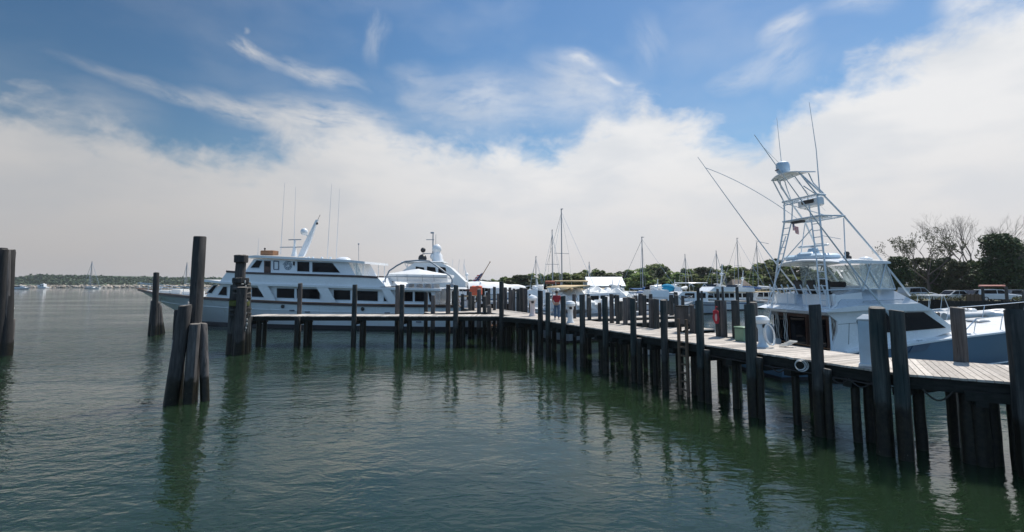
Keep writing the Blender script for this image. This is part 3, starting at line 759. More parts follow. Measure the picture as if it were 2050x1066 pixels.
# upper bulwark and maroon line
bw = Yx([(440, 564), (454, 545), (493, 548), (600, 551.5), (718, 555), (743, 556.5), (742, 576), (718, 575), (600, 571.5), (507, 569)], 2.98)
round_side(bw, 2.98, yf.xz(470, 550, 2.98)[0], .5).build('upper_bulwark', M_WHITE, yacht)
mb = MB(); pts = Yx([(453, 543.5), (493, 546.5), (600, 550), (718, 553.5), (756, 555.5)], 3.0)
for sg in (1, -1): mb.loft([[V(x, sg * 2.9, z - .1), V(x, sg * 3.04, z - .1), V(x, sg * 3.04, z + .08), V(x, sg * 2.9, z + .08)] for x, z in pts])
mb.build('upper_rub_rail', M_RUB, yacht)
aw_ = Yx([(743, 556), (756, 556), (772, 574), (742, 576)], 2.98); MB().side(aw_, -2.98, 2.98).build('aft_bulwark', M_WHITE, yacht)
# pilothouse
PW = 2.25
ph = Yx([(488, 547), (508, 519), (697, 525), (703, 537), (714, 555), (600, 551)], PW)
round_side(ph, PW, yf.xz(512, 530, PW)[0] - 1.2, .7).build('pilothouse', M_WHITE, yacht)
rf = Yx([(497, 512.5), (512, 511.5), (600, 516), (700, 521), (730, 524)], 2.6); rf = rf + [(x, z - .2) for x, z in reversed(rf)]
rfo = round_side(rf, 2.6, yf.xz(512, 512, 2.6)[0], .8).build('pilothouse_roof', M_WHITE, yacht)
mb = MB(); panel(yf, [(706, 527), (716, 528), (726, 554), (714, 553)], 2.3, .02, mb); mb.build('windbreak', M_VINYL, yacht)
mb = MB()
for a, b in (((714, 527), (714, 553)), ((727, 525), (727, 555))):
    for sg in (1, -1):
        p, q = yf.xz(*a, 2.3), yf.xz(*b, 2.3); mb.tube([(p[0], sg * 2.3, p[1]), (q[0], sg * 2.3, q[1])], .035, 6)
mb.build('roof_post', M_TUBE, yacht)
def ywin(pts, y, name='window', m=None, fw=.03):
    o = panel(yf, pts, y, .03).build(name, m or M_GLASS, yacht, smooth=0)
    P = [yf.xz(px, py, y) for px, py in pts]; MB().side(P, -y, -y - .03).build(name, m or M_GLASS, yacht, smooth=0)
    mb = frame_ring(yf, pts, y + .01, .03, fw, MB()); mb.build('window_frame', M_TUBE, o)
    return o
for pts in ([(501, 537), (514, 521), (526, 522), (519, 537)], [(595, 523.5), (620, 524.5), (620, 545), (595, 544)], [(625, 525), (666, 526.5), (682, 547), (625, 545.5)]):
    ywin(pts, PW)
dr = panel(yf, [(529, 522), (542, 522.5), (542, 546.5), (529, 546)], PW, .04).build('door', M_DKTEAK, yacht, smooth=0)
panel(yf, [(531, 524), (540, 524.5), (540, 534), (531, 533.5)], PW + .04, .015).build('door_window', M_GLASS, dr, smooth=0)
o = panel(yf, [(548.5, 523), (558, 523.5), (558, 540), (548.5, 539.5)], PW, .02).build('window', M_WHITE, yacht, smooth=0)
frame_ring(yf, [(548.5, 523), (558, 523.5), (558, 540), (548.5, 539.5)], PW, .05, .045, MB()).build('window_frame', M_BLUEHULL, o)
mb = MB(); x, z = yf.xz(577, 532.5, PW); Mx = Matrix.Rotation(R(90), 3, 'X')
for r in (.36, .24): mb.torus((x, PW + .02, z), r, .028, Mx, 24, 6)
for a in range(6): mb.tube([(x + .1 * math.cos(a), PW + .02, z + .1 * math.sin(a)), (x + .34 * math.cos(a + .5), PW + .02, z + .34 * math.sin(a + .5))], .03, 5)
mb.tube([(x + .5, PW + .02, z + .1), (x + .2, PW + .02, z + .45), (x - .25, PW + .02, z + .4)], .03, 5); mb.build('emblem', M_BRONZE, yacht)
mb = MB(); x, z = yf.xz(589, 528, PW); mb.bbox((x, PW + .06, z), (.12, .12, .34), .02); mb.build('wall_lamp', M_BLACK, yacht)
# main deck windows
for pts in ([(414, 587), (428, 571), (436, 571), (424, 588)], [(436, 591), (447, 574), (455, 574), (455, 592.5)], [(461, 574), (500, 575), (500, 595), (461, 593)], [(504, 575), (517, 576), (531, 596), (504, 595)],
            [(554, 577), (590, 578), (590, 598), (554, 597)], [(594, 578), (641, 579), (641, 600), (594, 598)], [(668, 580), (702, 581.5), (702, 601.5), (668, 601)], [(715, 582), (757, 583), (757, 604), (715, 602.5)],
            [(768, 592), (776, 604), (768, 604)], [(808, 584), (827, 584), (827, 604.5), (808, 604)], [(830, 584), (853, 584.5), (856, 605), (830, 604.5)], [(857, 584.5), (863, 585), (868, 605), (860, 605)]):
    ywin(pts, HW)
for pts in ([(513, 568), (534, 570), (552, 603), (533, 603)], [(631, 572), (655, 574), (673, 606), (652, 606)], [(762, 576), (779, 577), (797, 609), (781, 609)]):
    P = Yx(pts, 3.08); mb = MB(); mb.side(P, 2.98, 3.1); mb.build('slanted_pillar', M_WHITE, yacht, smooth=0); MB().side(P, -3.1, -2.98).build('slanted_pillar', M_WHITE, yacht, smooth=0)
# roof gear
mb = MB(); a = yf.xz(527, 503, .6); b_ = yf.xz(552, 513, .6); mb.bbox(((a[0] + b_[0]) / 2, .6, (a[1] + b_[1]) / 2 + .05), (abs(a[0] - b_[0]), .9, abs(a[1] - b_[1]) - .05), .04); mb.build('roof_box', M_TEAK, yacht)
mb = MB(); a = yf.xz(530, 505, .9); mb.tube([(a[0], .9, a[1] - .1), (a[0], .9, a[1] + .25)], .05, 6); mb.ball((a[0], .9, a[1] + .32), .09, 8, 6); mb.build('search_light', M_BLACK, yacht)
mp_ = Yx([(597, 515), (609, 514), (622, 484), (634, 447), (637, 440), (633, 441), (624, 460), (610, 487)], 0)
mb = MB(); mb.side(mp_, -.12, .12); mast = mb.build('radar_mast', M_WHITE, yacht)
mb = MB(); p = yf.xz(634, 448, 0); mb.bbox((p[0], 0, p[1]), (.25, .16, .2)); p = yf.xz(641, 430, 0); q = yf.xz(636, 441, 0); mb.tube([(q[0], 0, q[1]), (p[0], 0, p[1])], .02, 5); mb.build('mast_light', M_BLACK, mast)
mb = MB(); p = yf.xz(611.5, 465, 0); mb.ball((p[0], .2, p[1]), (.34, .34, .36), 14, 10); q = yf.xz(619, 473, 0); mb.tube([(p[0], .15, p[1] - .25), (q[0], 0, q[1])], .08, 6); mb.build('satellite_dome', M_WHITE, mast)
mb = MB()
p = yf.xz(589, 514, 0); q = yf.xz(590, 492, 0); mb.tube([(p[0], 0, p[1]), (q[0], 0, q[1])], [.28, .1], 8); r_ = yf.xz(591, 481, 0); mb.tube([(q[0], 0, q[1]), (r_[0], 0, r_[1])], .09, 8); mb.build('radar_pedestal', M_WHITE, yacht)
for (xa_, xb_, py) in ((561, 605, 495), (578, 603, 480)):
    mb = MB(); a = yf.xz(xa_, py, 0); b_ = yf.xz(xb_, py + .6, 0); mb.bbox(((a[0] + b_[0]) / 2, 0, (a[1] + b_[1]) / 2), (abs(a[0] - b_[0]), .16, .09), .02); mb.build('radar_bar', M_GREYTUBE, yacht)
for (bx, by, tx, ty, yy) in ((562, 505, 570, 366, .8), (588, 508, 592, 374, -1.2), (655, 517, 664, 368, 1.2), (673, 518, 680, 378, -1.4), (516, 512, 518, 478, 1)):
    mb = MB(); a = yf.xz(bx, by, yy); b_ = yf.xz(tx, ty, yy); mb.tube([(a[0], yy, a[1] - .2), (b_[0], yy, b_[1])], [.026, .009], 5); mb.build('whip_antenna', M_TUBE, yacht)
mb = MB(); a = yf.xz(718, 525, 1.5); b_ = yf.xz(718, 489, 1.5); mb.tube([(a[0], 1.5, a[1]), (b_[0], 1.5, b_[1])], .02, 5); mb.ball((b_[0], 1.5, b_[1]), .08, 8, 6); mb.build('anchor_light', M_GREYTUBE, yacht)
mb = MB(); p = yf.xz(687, 520, 0); mb.ball((p[0], 0, p[1] - .05), (.72, .6, .3), 16, 8); mb.build('dome_hatch', M_WHITE, yacht)
mb = MB()
for k, px in enumerate((618, 624, 640, 655, 583, 600)): p = yf.xz(px, 516.5, .8); mb.bbox((p[0], .8 - k * .2, p[1] + .02), (.18, .2, .16), .03)
mb.build('roof_fitting', M_TUBE, yacht)
# rails
mb = MB(); 
for sg in (1, -1):
    pr = []
    for u in [.80, .85, .9, .94, .97, .99]:
        p = yh.pt(u, 1, sg * .96); pr.append(p + V(0, 0, .62)); mb.tube([p, p + V(0, 0, .62)], .022, 5)
    mb.tube(pr, .025, 5)
mb.build('bow_rail', M_STEEL, yacht)
mb = MB()
for px, w_, h_ in ((345, 1.4, .3), (366, 1.0, .45), (392, 1.6, .35)): p = yf.y(px, 588, 0); mb.bbox((p.x, .3, lerp_tab(stab, p.x) + h_ / 2), (w_, 1.2, h_), .05)
mb.build('foredeck_hatch', M_WHITE2, yacht)
mb = MB(); p = yf.y(322, 585, 0); mb.lathe([(.16, 0), (.16, .2), (.1, .25), (.1, .4), (.2, .45), (.2, .55)], (p.x, 0, lerp_tab(stab, p.x))); mb.build('windlass', M_STEEL, yacht)
mb = MB()
for (px, py) in ((566, 614), (726, 619), (470, 611)): p = yf.xz(px, py, NY); mb.lathe([(.16, -.03), (.16, .05), (.1, .06)], (p[0], NY, p[1]), 12, Matrix.Rotation(R(-90), 3, 'X'))
mb.build('hawse_pipe', M_BLACK, yacht)
mb = MB()
for px, py in ((584, 622), (615, 625), (700, 640), (775, 627), (838, 645), (860, 628)): p = yf.xz(px, py, NY); mb.bbox((p[0], NY - .02, p[1]), (.5, .1, .09), .03)
mb.build('hull_vent', M_BLUEHULL, yacht)
mb = MB(); dv = [(771, 576, 2.2), (771, 560, 2.2), (779, 543, 2.2), (795, 532, 2.2), (811, 524, 2.2), (835, 522, 2.2), (859, 523, 2.2), (880, 537, 2.2), (901, 553, 2.2), (905, 560, 2.2), (905, 577, 2.2)]
mb.tube([(*[(yf.xz(a, b, y))[0]], y, yf.xz(a, b, y)[1]) for a, b, y in dv], .07, 8); 
for px in (771, 905): p = yf.xz(px, 572, 2.2); mb.bbox((p[0], 2.2, p[1]), (.4, .4, .3), .04)
mb.build('davit', M_GREYTUBE, yacht)
mb = MB()
for px in (822, 838, 855, 872): p = yf.xz(px, 575, 1); mb.bbox((p[0], 1.0, p[1] + .05), (.2, 1.8, .45), .04)
mb.build('tender_chock', M_GREYTUBE, yacht)
# cockpit awning posts, seats
for px in (880, 895, 912):
    p = yf.xz(px, 611, 2.6)
    for sg in (1, -1): MB().tube([(p[0], sg * 2.6, p[1] - .3), (p[0], sg * 2.6, p[1] + 1.3)], .03, 6).build('awning_post', M_STEEL, yacht)
mb = MB(); a = yf.xz(872, 575, 2); b_ = yf.xz(935, 570, 2); mb.bbox(((a[0] + b_[0]) / 2, 0, a[1] - .15), (abs(a[0] - b_[0]), 5.4, .12), .05); mb.build('aft_awning', M_CANVAS, yacht)
mb = MB(); p = yf.xz(925, 605, 0); mb.bbox((p[0], .6, z_low + .3), (1.6, 2.2, .5), .1); mb.bbox((p[0] - .7, .6, z_low + .7), (.3, 2.2, .8), .1); mb.build('cockpit_sofa', M_CANVAS, yacht)
# covered tender on the boat deck
a = yf.xz(776, 572, .4); b_ = yf.xz(901, 574, .4); Lt = abs(a[0] - b_[0]); x0 = b_[0]; z0 = yf.xz(838, 566, .4)[1]
P = yf.o + yf.ux * x0 + yf.uy * .4 + V(0, 0, 0)
tend = thing('tender', 'white tender under a peaked white canvas cover on the yacht boat deck', 'dinghy', (P.x, P.y, z0), yrz)
mb = MB(); L = []
for k in range(15):
    f = k / 14; x = Lt * f; w_ = 1.0 * (1 - max(0, (f - .45) / .55) ** 2.5 * .97); zk = .0 + .3 * max(0, f - .6) ** 1.4
    L.append([V(x, 0, zk), V(x, w_ * .75, zk + .06), V(x, w_, .5 + .1 * f), V(x, w_ * 1.02, .62 + .1 * f), V(x, -w_ * 1.02, .62 + .1 * f), V(x, -w_, .5 + .1 * f), V(x, -w_ * .75, zk + .06)])
mb.loft(L).build('hull', M_WHITE, tend)
mb = MB(); L = []
for k in range(15):
    f = k / 14; x = Lt * (f * 1.02 - .01); w_ = 1.05 * (1 - max(0, (f - .45) / .55) ** 2.5 * .97); pk = .03 + .5 * max(0, 1 - abs(f - .52) / .5) ** 1.1 + .02 * (k % 2)
    base = .46 + .1 * f
    L.append([V(x, w_ * 1.04, base), V(x, w_ * 1.03, base + .2), V(x, w_ * .6, base + .2 + pk * .42), V(x, 0, base + .2 + pk), V(x, -w_ * .6, base + .2 + pk * .42), V(x, -w_ * 1.03, base + .2), V(x, -w_ * 1.04, base)])
mb.loft(L).build('canvas_cover', M_CANVAS, tend, smooth=18)
mb = MB(); mb.tube([(Lt * (k / 14), (1.06 * (1 - max(0, (k / 14 - .45) / .55) ** 2.5 * .97)) * 1.03, .44 + .1 * k / 14) for k in range(15)], .035, 6); mb.build('rub_rail', M_GREYTUBE, tend)
for q in (.2, .38, .62, .8):
    mb = MB(); w_ = 1.06 * (1 - max(0, (q - .45) / .55) ** 2.5 * .97); mb.tube([(Lt * q, w_ * 1.06, .66), (Lt * q, w_ * .9, .1)], .012, 4); mb.build('tie_strap', M_DKROPE, tend)
# ensign staff and flag
pS = yf.xz(944, 585, .3); pT = yf.xz(981, 525, .3)
b0 = yf.o + yf.ux * pS[0] + yf.uy * .3
staff = thing('ensign_staff', 'slanted flagstaff with a drooping stars and stripes flag at the yacht stern', 'flagstaff', (b0.x, b0.y, pS[1]), yrz)
dx, dz_ = pT[0] - pS[0], pT[1] - pS[1]
mb = MB(); mb.tube([(-dx * .25, 0, -dz_ * .3), (dx, 0, dz_)], [.05, .03], 7); mb.ball((dx, 0, dz_), .06, 8, 6); mb.build('staff', M_TEAK, staff)
def flag_mesh(w, h, nx=24, ny=13):
    mb = MB(); idx = {}
    for i in range(nx + 1):
        for j in range(ny + 1):
            u, v = i / nx, j / ny
            idx[i, j] = len(mb.v); mb.v.append((0, 0, 0)); mb.v[-1] = (u, v, 0)
    for i in range(nx):
        for j in range(ny): mb.f.append((idx[i, j], idx[i + 1, j], idx[i + 1, j + 1], idx[i, j + 1]))
    return mb
def make_flag(parent, shape, w, h):
    mb = flag_mesh(w, h); uv = list(mb.v); mb.v = [shape(u, v) for u, v, _ in uv]
    me = mb.mesh('flag', None, 60)
    for nm, c in (('flag_red', (.42, .03, .04)), ('flag_white', (.72, .7, .7)), ('flag_blue', (.02, .03, .12))): me.materials.append(mat(nm, c, .85, var=.1))
    me.attributes.new('st', 'FLOAT2', 'POINT')
    for p in me.polygons:
        u = sum(uv[k][0] for k in p.vertices) / 4; v = sum(uv[k][1] for k in p.vertices) / 4
        if u < .4 and v > 6 / 13: p.material_index = 1 if (int(u * 24) % 3 == 1 and int(v * 13) % 2 == 0) else 2
        else: p.material_index = 0 if int(v * 13) % 2 == 0 else 1
    o = D.objects.new('flag', me); COL.objects.link(o); o.parent = parent
    return o
make_flag(staff, lambda u, v: (dx * (.12 + .5 * v) + (1.0 - .2 * v) * u * .95, .14 * math.sin(u * 9 + v * 3) * (u + .2), dz_ * (.12 + .5 * v) - u * u * .45 + .05 * math.sin(u * 11)), 1, 1)
mb = MB(); rr = random.Random(3)
p = yf.xz(953, 582, NY - .3); L = []
for k in range(9):
    f = k / 8; w_ = .5 + .06 * math.sin(f * 9); hh = .40 - .1 * abs(f - .4)
    L.append([V(-.5 + f, (.16 + .03 * math.sin(7 * f + j)) * math.copysign(abs(math.cos(q)) ** .5, math.cos(q)), hh * math.copysign(abs(math.sin(q)) ** .6, math.sin(q)) * (1 + .12 * math.sin(11 * f + 2 * j))) for j, q in enumerate(6.2832 * j / 12 for j in range(12))])
P = yf.o + yf.ux * p[0] + yf.uy * (NY - .3)
tag(mb.loft(L).build('float_bundle', M_ORANGE, None, smooth=60, loc=(P.x, P.y, p[1]), rz=yrz), 'bright orange float bundle hanging at the stern of the big yacht', 'float')
# mooring lines of the yacht
def line_obj(name, label, P, Q, sag, r=.02, m=None, n=14, cat='rope'):
    P, Q = Vector(P), Vector(Q); mb = MB()
    mb.tube([(Q - P) * (k / n) + V(0, 0, -4 * sag * (k / n) * (1 - k / n)) for k in range(n + 1)], r, 6)
    return tag(mb.build(name, m or M_ROPE, None, loc=P), label, cat)
q = yh.pt(.93, .8, 1); Q = yf.o + yf.ux * q.x + yf.uy * q.y + V(0, 0, q.z)
line_obj('mooring_line', 'dark bow line sagging from the big yacht to the small far pile cluster', on_y(318, 610, bC.y), Q, .5, .03, M_DKROPE)
# ------------------------------------------------------------------ sport fishing boat (stern to the long dock)
C0 = on_z(1576, 766); SRZ = R(9)
sf = Frame(C0, SRZ); SB = 2.4; sf.o = C0 + sf.uy * SB
fish = thing('sportfishing_boat', 'sportfishing boat with tall white tuna tower and ice blue hull behind the long dock', 'fishing boat', sf.o, SRZ)
sh = [(0, .92), (2.6, 1.0), (3.4, 1.2), (5.1, 1.27), (6.04, 1.4), (8.6, 1.66), (12.06, 1.9), (15, 2.2), (17.2, 2.5)]
fh = Hull(17.2, 15.4, SB * 2, lambda x: smooth_tab(sh, x), full=.52, p=2.1, zb=.14, n=48, flare=.7, stern=.93)
fh.topsides().build('hull', M_ICE, fish, smooth=50)
fh.bottom().build('bottom_paint', M_BOOT, fish)
mb = MB(); fh.strip(mb, 1.0, .07, .05, 0.0, .995, .01); mb.build('rub_rail', M_WHITE, fish)
mb = MB(); fh.strip(mb, .16, .05, .02, .01, .9); mb.build('boot_line', M_WHITE, fish)
# raised white deck moulding and cambered foredeck
mb = MB(); L = []
for k in range(34):
    x = 3.05 + (17.0 - 3.05) * k / 33; z = smooth_tab(sh, x); b_ = fh.hb(x)
    hh = min(1, (x - 3.0) / 1.0) * (1 if x < 14 else max(.15, (17.2 - x) / 3.2)); s_ = b_ * .985
    prof = [(s_, z - .05), (s_, z + .02), (s_ - .04, z + .05 * hh), (s_ * .95 - .04, z + .08 * hh), (s_ * .86, z + .1 * hh), (s_ * .5, z + .15 * hh), (0, z + .17 * hh)]
    L.append([V(x, y, zz) for y, zz in prof] + [V(x, -y, zz) for y, zz in reversed(prof[:-1])])
mb.loft(L).build('deck_moulding', M_WHITE, fish, smooth=45)
mb = MB(); mb.bbox((1.4, SB - .22, .96), (2.9, .44, .07)); mb.bbox((1.4, -SB + .22, .96), (2.9, .44, .07)); mb.bbox((.12, 0, .95), (.3, 4.4, .07)); mb.build('covering_board', M_WHITE, fish)
# cockpit sides and teak sole
mb = MB(); mb.box((1.55, 0, .6), (2.9, 4.2, .06)); mb.build('cockpit_sole', M_TEAK, fish)
sp = [sf.xz(*p, -2.02) for p in ((1662, 716), (1668, 690), (1677, 663), (1676, 644), (1664, 634), (1654, 627), (1672, 620), (1715, 614), (1771, 611), (1839, 608), (1867, 622), (1904, 653), (1904, 665), (1860, 678), (1800, 688), (1740, 704))]
WX = sf.xz(1700, 650, -2.02)[0]
sp2 = [(WX, .95), (WX, 2.84)] + [q for q in sp if q[0] > WX + .05]
round_side(sp2, 2.02, 6.0, .9).build('deckhouse', M_WHITE, fish, smooth=30)
wg = [q for q in sp[:7]] + [(WX + .04, 2.83), (WX + .04, .95)]
for s_ in (-1, 1): MB().side(wg, s_ * 1.93, s_ * 2.03).build('side_wing', M_WHITE, fish, smooth=30)
mb = MB(); mb.box((WX / 2 + 1.3, 0, .3), (.2, 3.8, .1)); mb.build('step', M_TEAK, fish, smooth=0)
# brow along the roof edge
bp = [sf.xz(*p, -2.24) for p in ((1653, 626), (1672, 619), (1715, 613), (1771, 610), (1840, 607), (1869, 622), (1814, 623.5), (1760, 620), (1715, 623), (1690, 625))]
round_side(bp, 2.26, 5.8, .95).build('brow', M_WHITE, fish, smooth=30)
fa = [sf.xz(*p, -1.95) for p in ((1662, 622), (1673, 614), (1690, 599), (1702, 588), (1724, 580.5), (1797, 579), (1806, 583), (1842, 609), (1771, 612), (1715, 615))]
fm = round_side(fa, 2.14, 5.4, .9); zb_ = min(z for x, z in fa)
fm.v = [(x, y * (1 - .3 * max(0, z - zb_) / .95), z) for x, y, z in fm.v]
fm.build('bridge_fairing', mat('silver_grey_gelcoat', (.42, .46, .5), .3, var=.05, coat=.3), fish, smooth=30)
w_ = [sf.xz(*p, -2.03) for p in ((1715, 643), (1722, 634), (1730, 630), (1745, 628), (1814, 626), (1848, 625), (1893, 656.5), (1850, 660), (1816, 663), (1781, 665.5), (1722, 667))]
[MB().side(w_, s_ * 2.02, s_ * 2.05).build('side_window', M_GLASS, fish, smooth=0) for s_ in (-1, 1)]
mb = MB(); fr_ = [sf.xz(*p, -2.0) for p in ((1868, 624), (1900, 652))]
L = []
for k in range(9):
    y = -1.75 + 3.5 * k / 8; f = .9 * (1 - (abs(y) / 2.02) ** 2.4) + .03
    L.append([V(fr_[0][0] + f, y, fr_[0][1] - .02), V(fr_[1][0] + f, y, fr_[1][1] + .02), V(fr_[1][0] + f - .06, y, fr_[1][1] + .02), V(fr_[0][0] + f - .06, y, fr_[0][1] - .02)])
mb.loft(L).build('front_window', M_GLASS, fish)
# salon bulkhead and door under the flybridge overhang
mb = MB(); mb.box((3.02, 0, 1.55), (.1, 3.9, 2.0)); mb.build('salon_bulkhead', M_DKTEAK, fish)
mb = MB()
for y in (-.9, .35, 1.5): mb.box((2.95, y, 1.75), (.03, .95, 1.35))
mb.build('salon_window', M_GLASS, fish, smooth=0)
[MB().box((2.9, y, 1.5), (.05, .07, 1.9)).build('door_jamb', M_DKTEAK, fish) for y in (-.3, 1.0)]
mb = MB()
for k in range(4): mb.box((2.9, -.2, .78 + k * .13), (.06, 3.4, .05))
mb.build('door_slats', M_TEAK, fish, smooth=0)
MB().bbox((2.55, 1.75, .95), (.7, .7, .7), .06).build('cockpit_locker', M_WHITE, fish); MB().bbox((2.55, -.2, .85), (.6, 1.0, .5), .06).build('cockpit_seat', M_WHITE, fish)
mb = MB(); mb.lathe([(.3, 0), (.34, .3), (.34, .75), (.26, .98), (.1, 1.05)], (2.3, 1.72, 1.0)); mb.build('cockpit_pod', M_WHITE, fish)
# flybridge deck overhang with swept wing tips
mb = MB(); L = []
for k in range(13):
    y = -2.05 + 4.1 * k / 12; xe = 2.62 + .10 * (abs(y) / 2.05) ** 2
    L.append([V(xe, y, 2.62), V(xe - .02, y, 2.7), V(xe + .05, y, 2.86), V(4.6, y, 2.9), V(4.6, y, 2.6)])
mb.loft(L).build('bridge_deck', M_WHITE, fish, smooth=30)
fb = [(3.05, 2.88), (3.0, 3.5), (3.12, 3.56), (3.2, 3.5), (4.55, 3.62), (4.6, 2.9)]
mb = MB(); mb.side(fb, -1.82, -1.72); mb.side(fb, 1.72, 1.82); mb.box((3.06, -.85, 3.2), (.1, 1.65, .64)); mb.box((3.06, 1.1, 3.2), (.1, 1.2, .64)); mb.build('bridge_coaming', M_WHITE, fish)
mb = MB()
for sg in (1, -1): MB().side([(2.62, 2.8), (3.0, 3.1), (3.05, 3.5), (3.12, 2.84)], sg * 1.9, sg * 1.97).build('wing_tip', M_WHITE, fish)
mb = MB(); mb.bbox((5.1, 0, 3.55), (.9, 2.2, .7), .08); mb.build('helm_console', M_WHITE, fish)
mb = MB(); mb.bbox((4.72, 0, 3.95), (.12, 1.7, .3), .04); mb.build('instrument_panel', M_BLACK, fish)
for y in (-.75, .1, .95):
    mb = MB(); mb.tube([(3.95, y, 2.9), (3.95, y, 3.45)], .06, 8); mb.bbox((3.95, y, 3.52), (.5, .55, .14), .05); mb.bbox((3.68, y, 3.86), (.12, .55, .62), .05); mb.build('helm_chair', M_BLACK, fish)
# rail round the aft bridge with rod holders
mb = MB(); mb.tube([(4.5, -1.85, 3.78), (2.75, -1.85, 3.72), (2.7, -1.7, 3.72), (2.7, 1.7, 3.72), (2.75, 1.85, 3.72), (4.5, 1.85, 3.78)], .025, 6)
for y in (-1.8, -.6, .6, 1.8): mb.tube([(2.7, y, 2.86), (2.7, y, 3.72)], .022, 6)
mb.build('bridge_rail', M_TUBE, fish)
for k in range(9):
    y = -1.7 + k * .42; mb = MB(); mb.tube([(2.78, y, 3.5), (2.6, y, 3.95)], .035, 7); mb.build('rod_holder', M_TUBE, fish)
# hardtop
mb = MB(); L = []
for k in range(15):
    f = k / 14; y = -1.92 + 3.84 * f; cmb_ = .16 * (1 - (2 * f - 1) ** 2); xa_ = 3.2 + .25 * abs(2 * f - 1) ** 3; xb_ = 6.2 + .28 * (1 - (2 * f - 1) ** 2)
    L.append([V(xa_, y, 4.9 + cmb_), V(xa_ - .04, y, 4.96 + cmb_), V(xa_ + .05, y, 5.02 + cmb_), V(4.6, y, 5.06 + cmb_), V(xb_ - .1, y, 5.02 + cmb_), V(xb_, y, 4.96 + cmb_), V(xb_ - .05, y, 4.9 + cmb_)])
mb.loft(L).build('hardtop', M_WHITE, fish, smooth=35)
mb = MB(); mb.bbox((4.0, .3, 5.28), (1.1, 2.6, .3), .1); mb.bbox((3.75, .2, 5.38), (.5, 1.0, .3), .08); mb.build('hardtop_locker', M_BLUEWH, fish)
mb = MB(); mb.lathe([(.22, 0), (.26, .1), (.2, .25), (.1, .3)], (3.9, 0, 5.45)); rd = mb.build('radar_pedestal', M_BLUEWH, fish)
mb = MB(); mb.bbox((3.9, 0, 5.83), (.14, 1.9, .12), .04); ro = mb.build('radar_bar', M_WHITE, rd); ro.rotation_euler = (0, 0, 0)
mb = MB(); mb.bbox((5.0, -.8, 5.22), (.3, .3, .22), .05); mb.ball((5.0, -.8, 5.42), .12, 8, 6); mb.build('search_light', M_BLACK, fish)
mb = MB()
for x, y in ((5.6, -1.2), (5.7, .6), (5.3, .1)): mb.ball((x, y, 5.14), (.3, .3, .12), 10, 6)
mb.build('hardtop_hatch', M_WHITE, fish)
# clear enclosure panels and their frame
bt = lambda y: 6.35 + .8 * (1 - (abs(y) / 1.8) ** 2.2)
tp = lambda y: 6.0 + .28 * (1 - (abs(y) / 1.8) ** 2)
ys = [-1.8, -.65, .65, 1.8]
for a, b_ in zip(ys[:-1], ys[1:]):
    mb = MB(); L = []
    for k in range(6):
        y = a + (b_ - a) * k / 5; L.append([V(bt(y), y, 3.76), V(tp(y), y, 4.92), V(tp(y) + .015, y, 4.92), V(bt(y) + .015, y, 3.76)])
    mb.loft(L).build('clear_panel', M_VINYL, fish, smooth=60)
for sg in (-1, 1):
    for (xa_, xb_, xc, xd) in ((4.62, 5.5, 5.45, 4.62), (5.5, bt(1.8), tp(1.8), 5.45)):
        mb = MB(); mb.side([(xa_, 3.76), (xb_, 3.76), (xc, 4.92), (xd, 4.92)], sg * 1.8, sg * 1.815); mb.build('clear_panel', M_VINYL, fish, smooth=0)
for y in ys: MB().tube([(bt(y) + .02, y * 1.005, 3.76), (tp(y) + .02, y * 1.005, 4.95)], .035, 6).build('enclosure_post', M_TUBE, fish)
for sg in (-1, 1):
    for p, q in (((4.62, 3.7), (4.05, 4.95)), ((4.62, 3.7), (5.2, 4.95)), ((5.5, 3.74), (4.9, 4.95)), ((5.5, 3.74), (6.0, 4.95))): MB().tube([(p[0], sg * 1.84, p[1]), (q[0], sg * 1.84, q[1])], .032, 6).build('enclosure_post', M_TUBE, fish)
    MB().tube([(4.6, sg * 1.84, 3.76), (5.5, sg * 1.84, 3.76), (bt(1.8), sg * 1.84, 3.76)], .03, 6).build('enclosure_sill', M_TUBE, fish)
# ---- tuna tower
tower_legs = {
    'as': [(2.5, -2.12, 1.0), (2.75, -1.85, 2.8), (3.08, -1.5, 5.1), (3.4, -1.14, 7.15), (3.45, -1.08, 8.15)],
    'ap': [(2.5, 2.12, 1.0), (2.75, 1.85, 2.8), (3.08, 1.5, 5.1), (3.4, 1.14, 7.15), (3.45, 1.08, 8.15)],
    'fs': [(7.25, -1.72, 3.45), (5.97, -1.66, 5.08), (4.66, -1.2, 7.15), (3.8, -1.05, 8.15), (2.9, -.75, 9.22)],
    'fp': [(7.25, 1.72, 3.45), (5.97, 1.66, 5.08), (4.66, 1.2, 7.15), (3.8, 1.05, 8.15), (2.9, .75, 9.22)]}
for k, p in tower_legs.items(): MB().tube(p, .042, 8).build('tower_leg', M_TUBE, fish)
for sg in (-1, 1):      # ladder rail inside each aft leg
    mb = MB(); o = [(2.42, sg * 1.75, 2.9), (3.02, sg * 1.12, 5.1), (3.4, sg * .62, 7.15), (3.45, sg * .5, 8.1)]
    mb.tube(o, .032, 7); leg = tower_legs['as' if sg < 0 else 'ap']
    for z in [2.95 + .32 * k for k in range(14)]:
        a = lerp3 = None
        def at(P, z):
            for u, v in zip(P[:-1], P[1:]):
                if u[2] <= z <= v[2]:
                    f = (z - u[2]) / (v[2] - u[2]); return tuple(u[i] + (v[i] - u[i]) * f for i in range(3))
            return P[-1]
        mb.tube([at(leg, z), at(o, z)], .02, 6)
    mb.build('tower_ladder', M_TUBE, fish)
mb = MB()
mb.tube([(3.4, 1.14, 6.4), (3.05, 1.55, 5.1)], .03, 6)
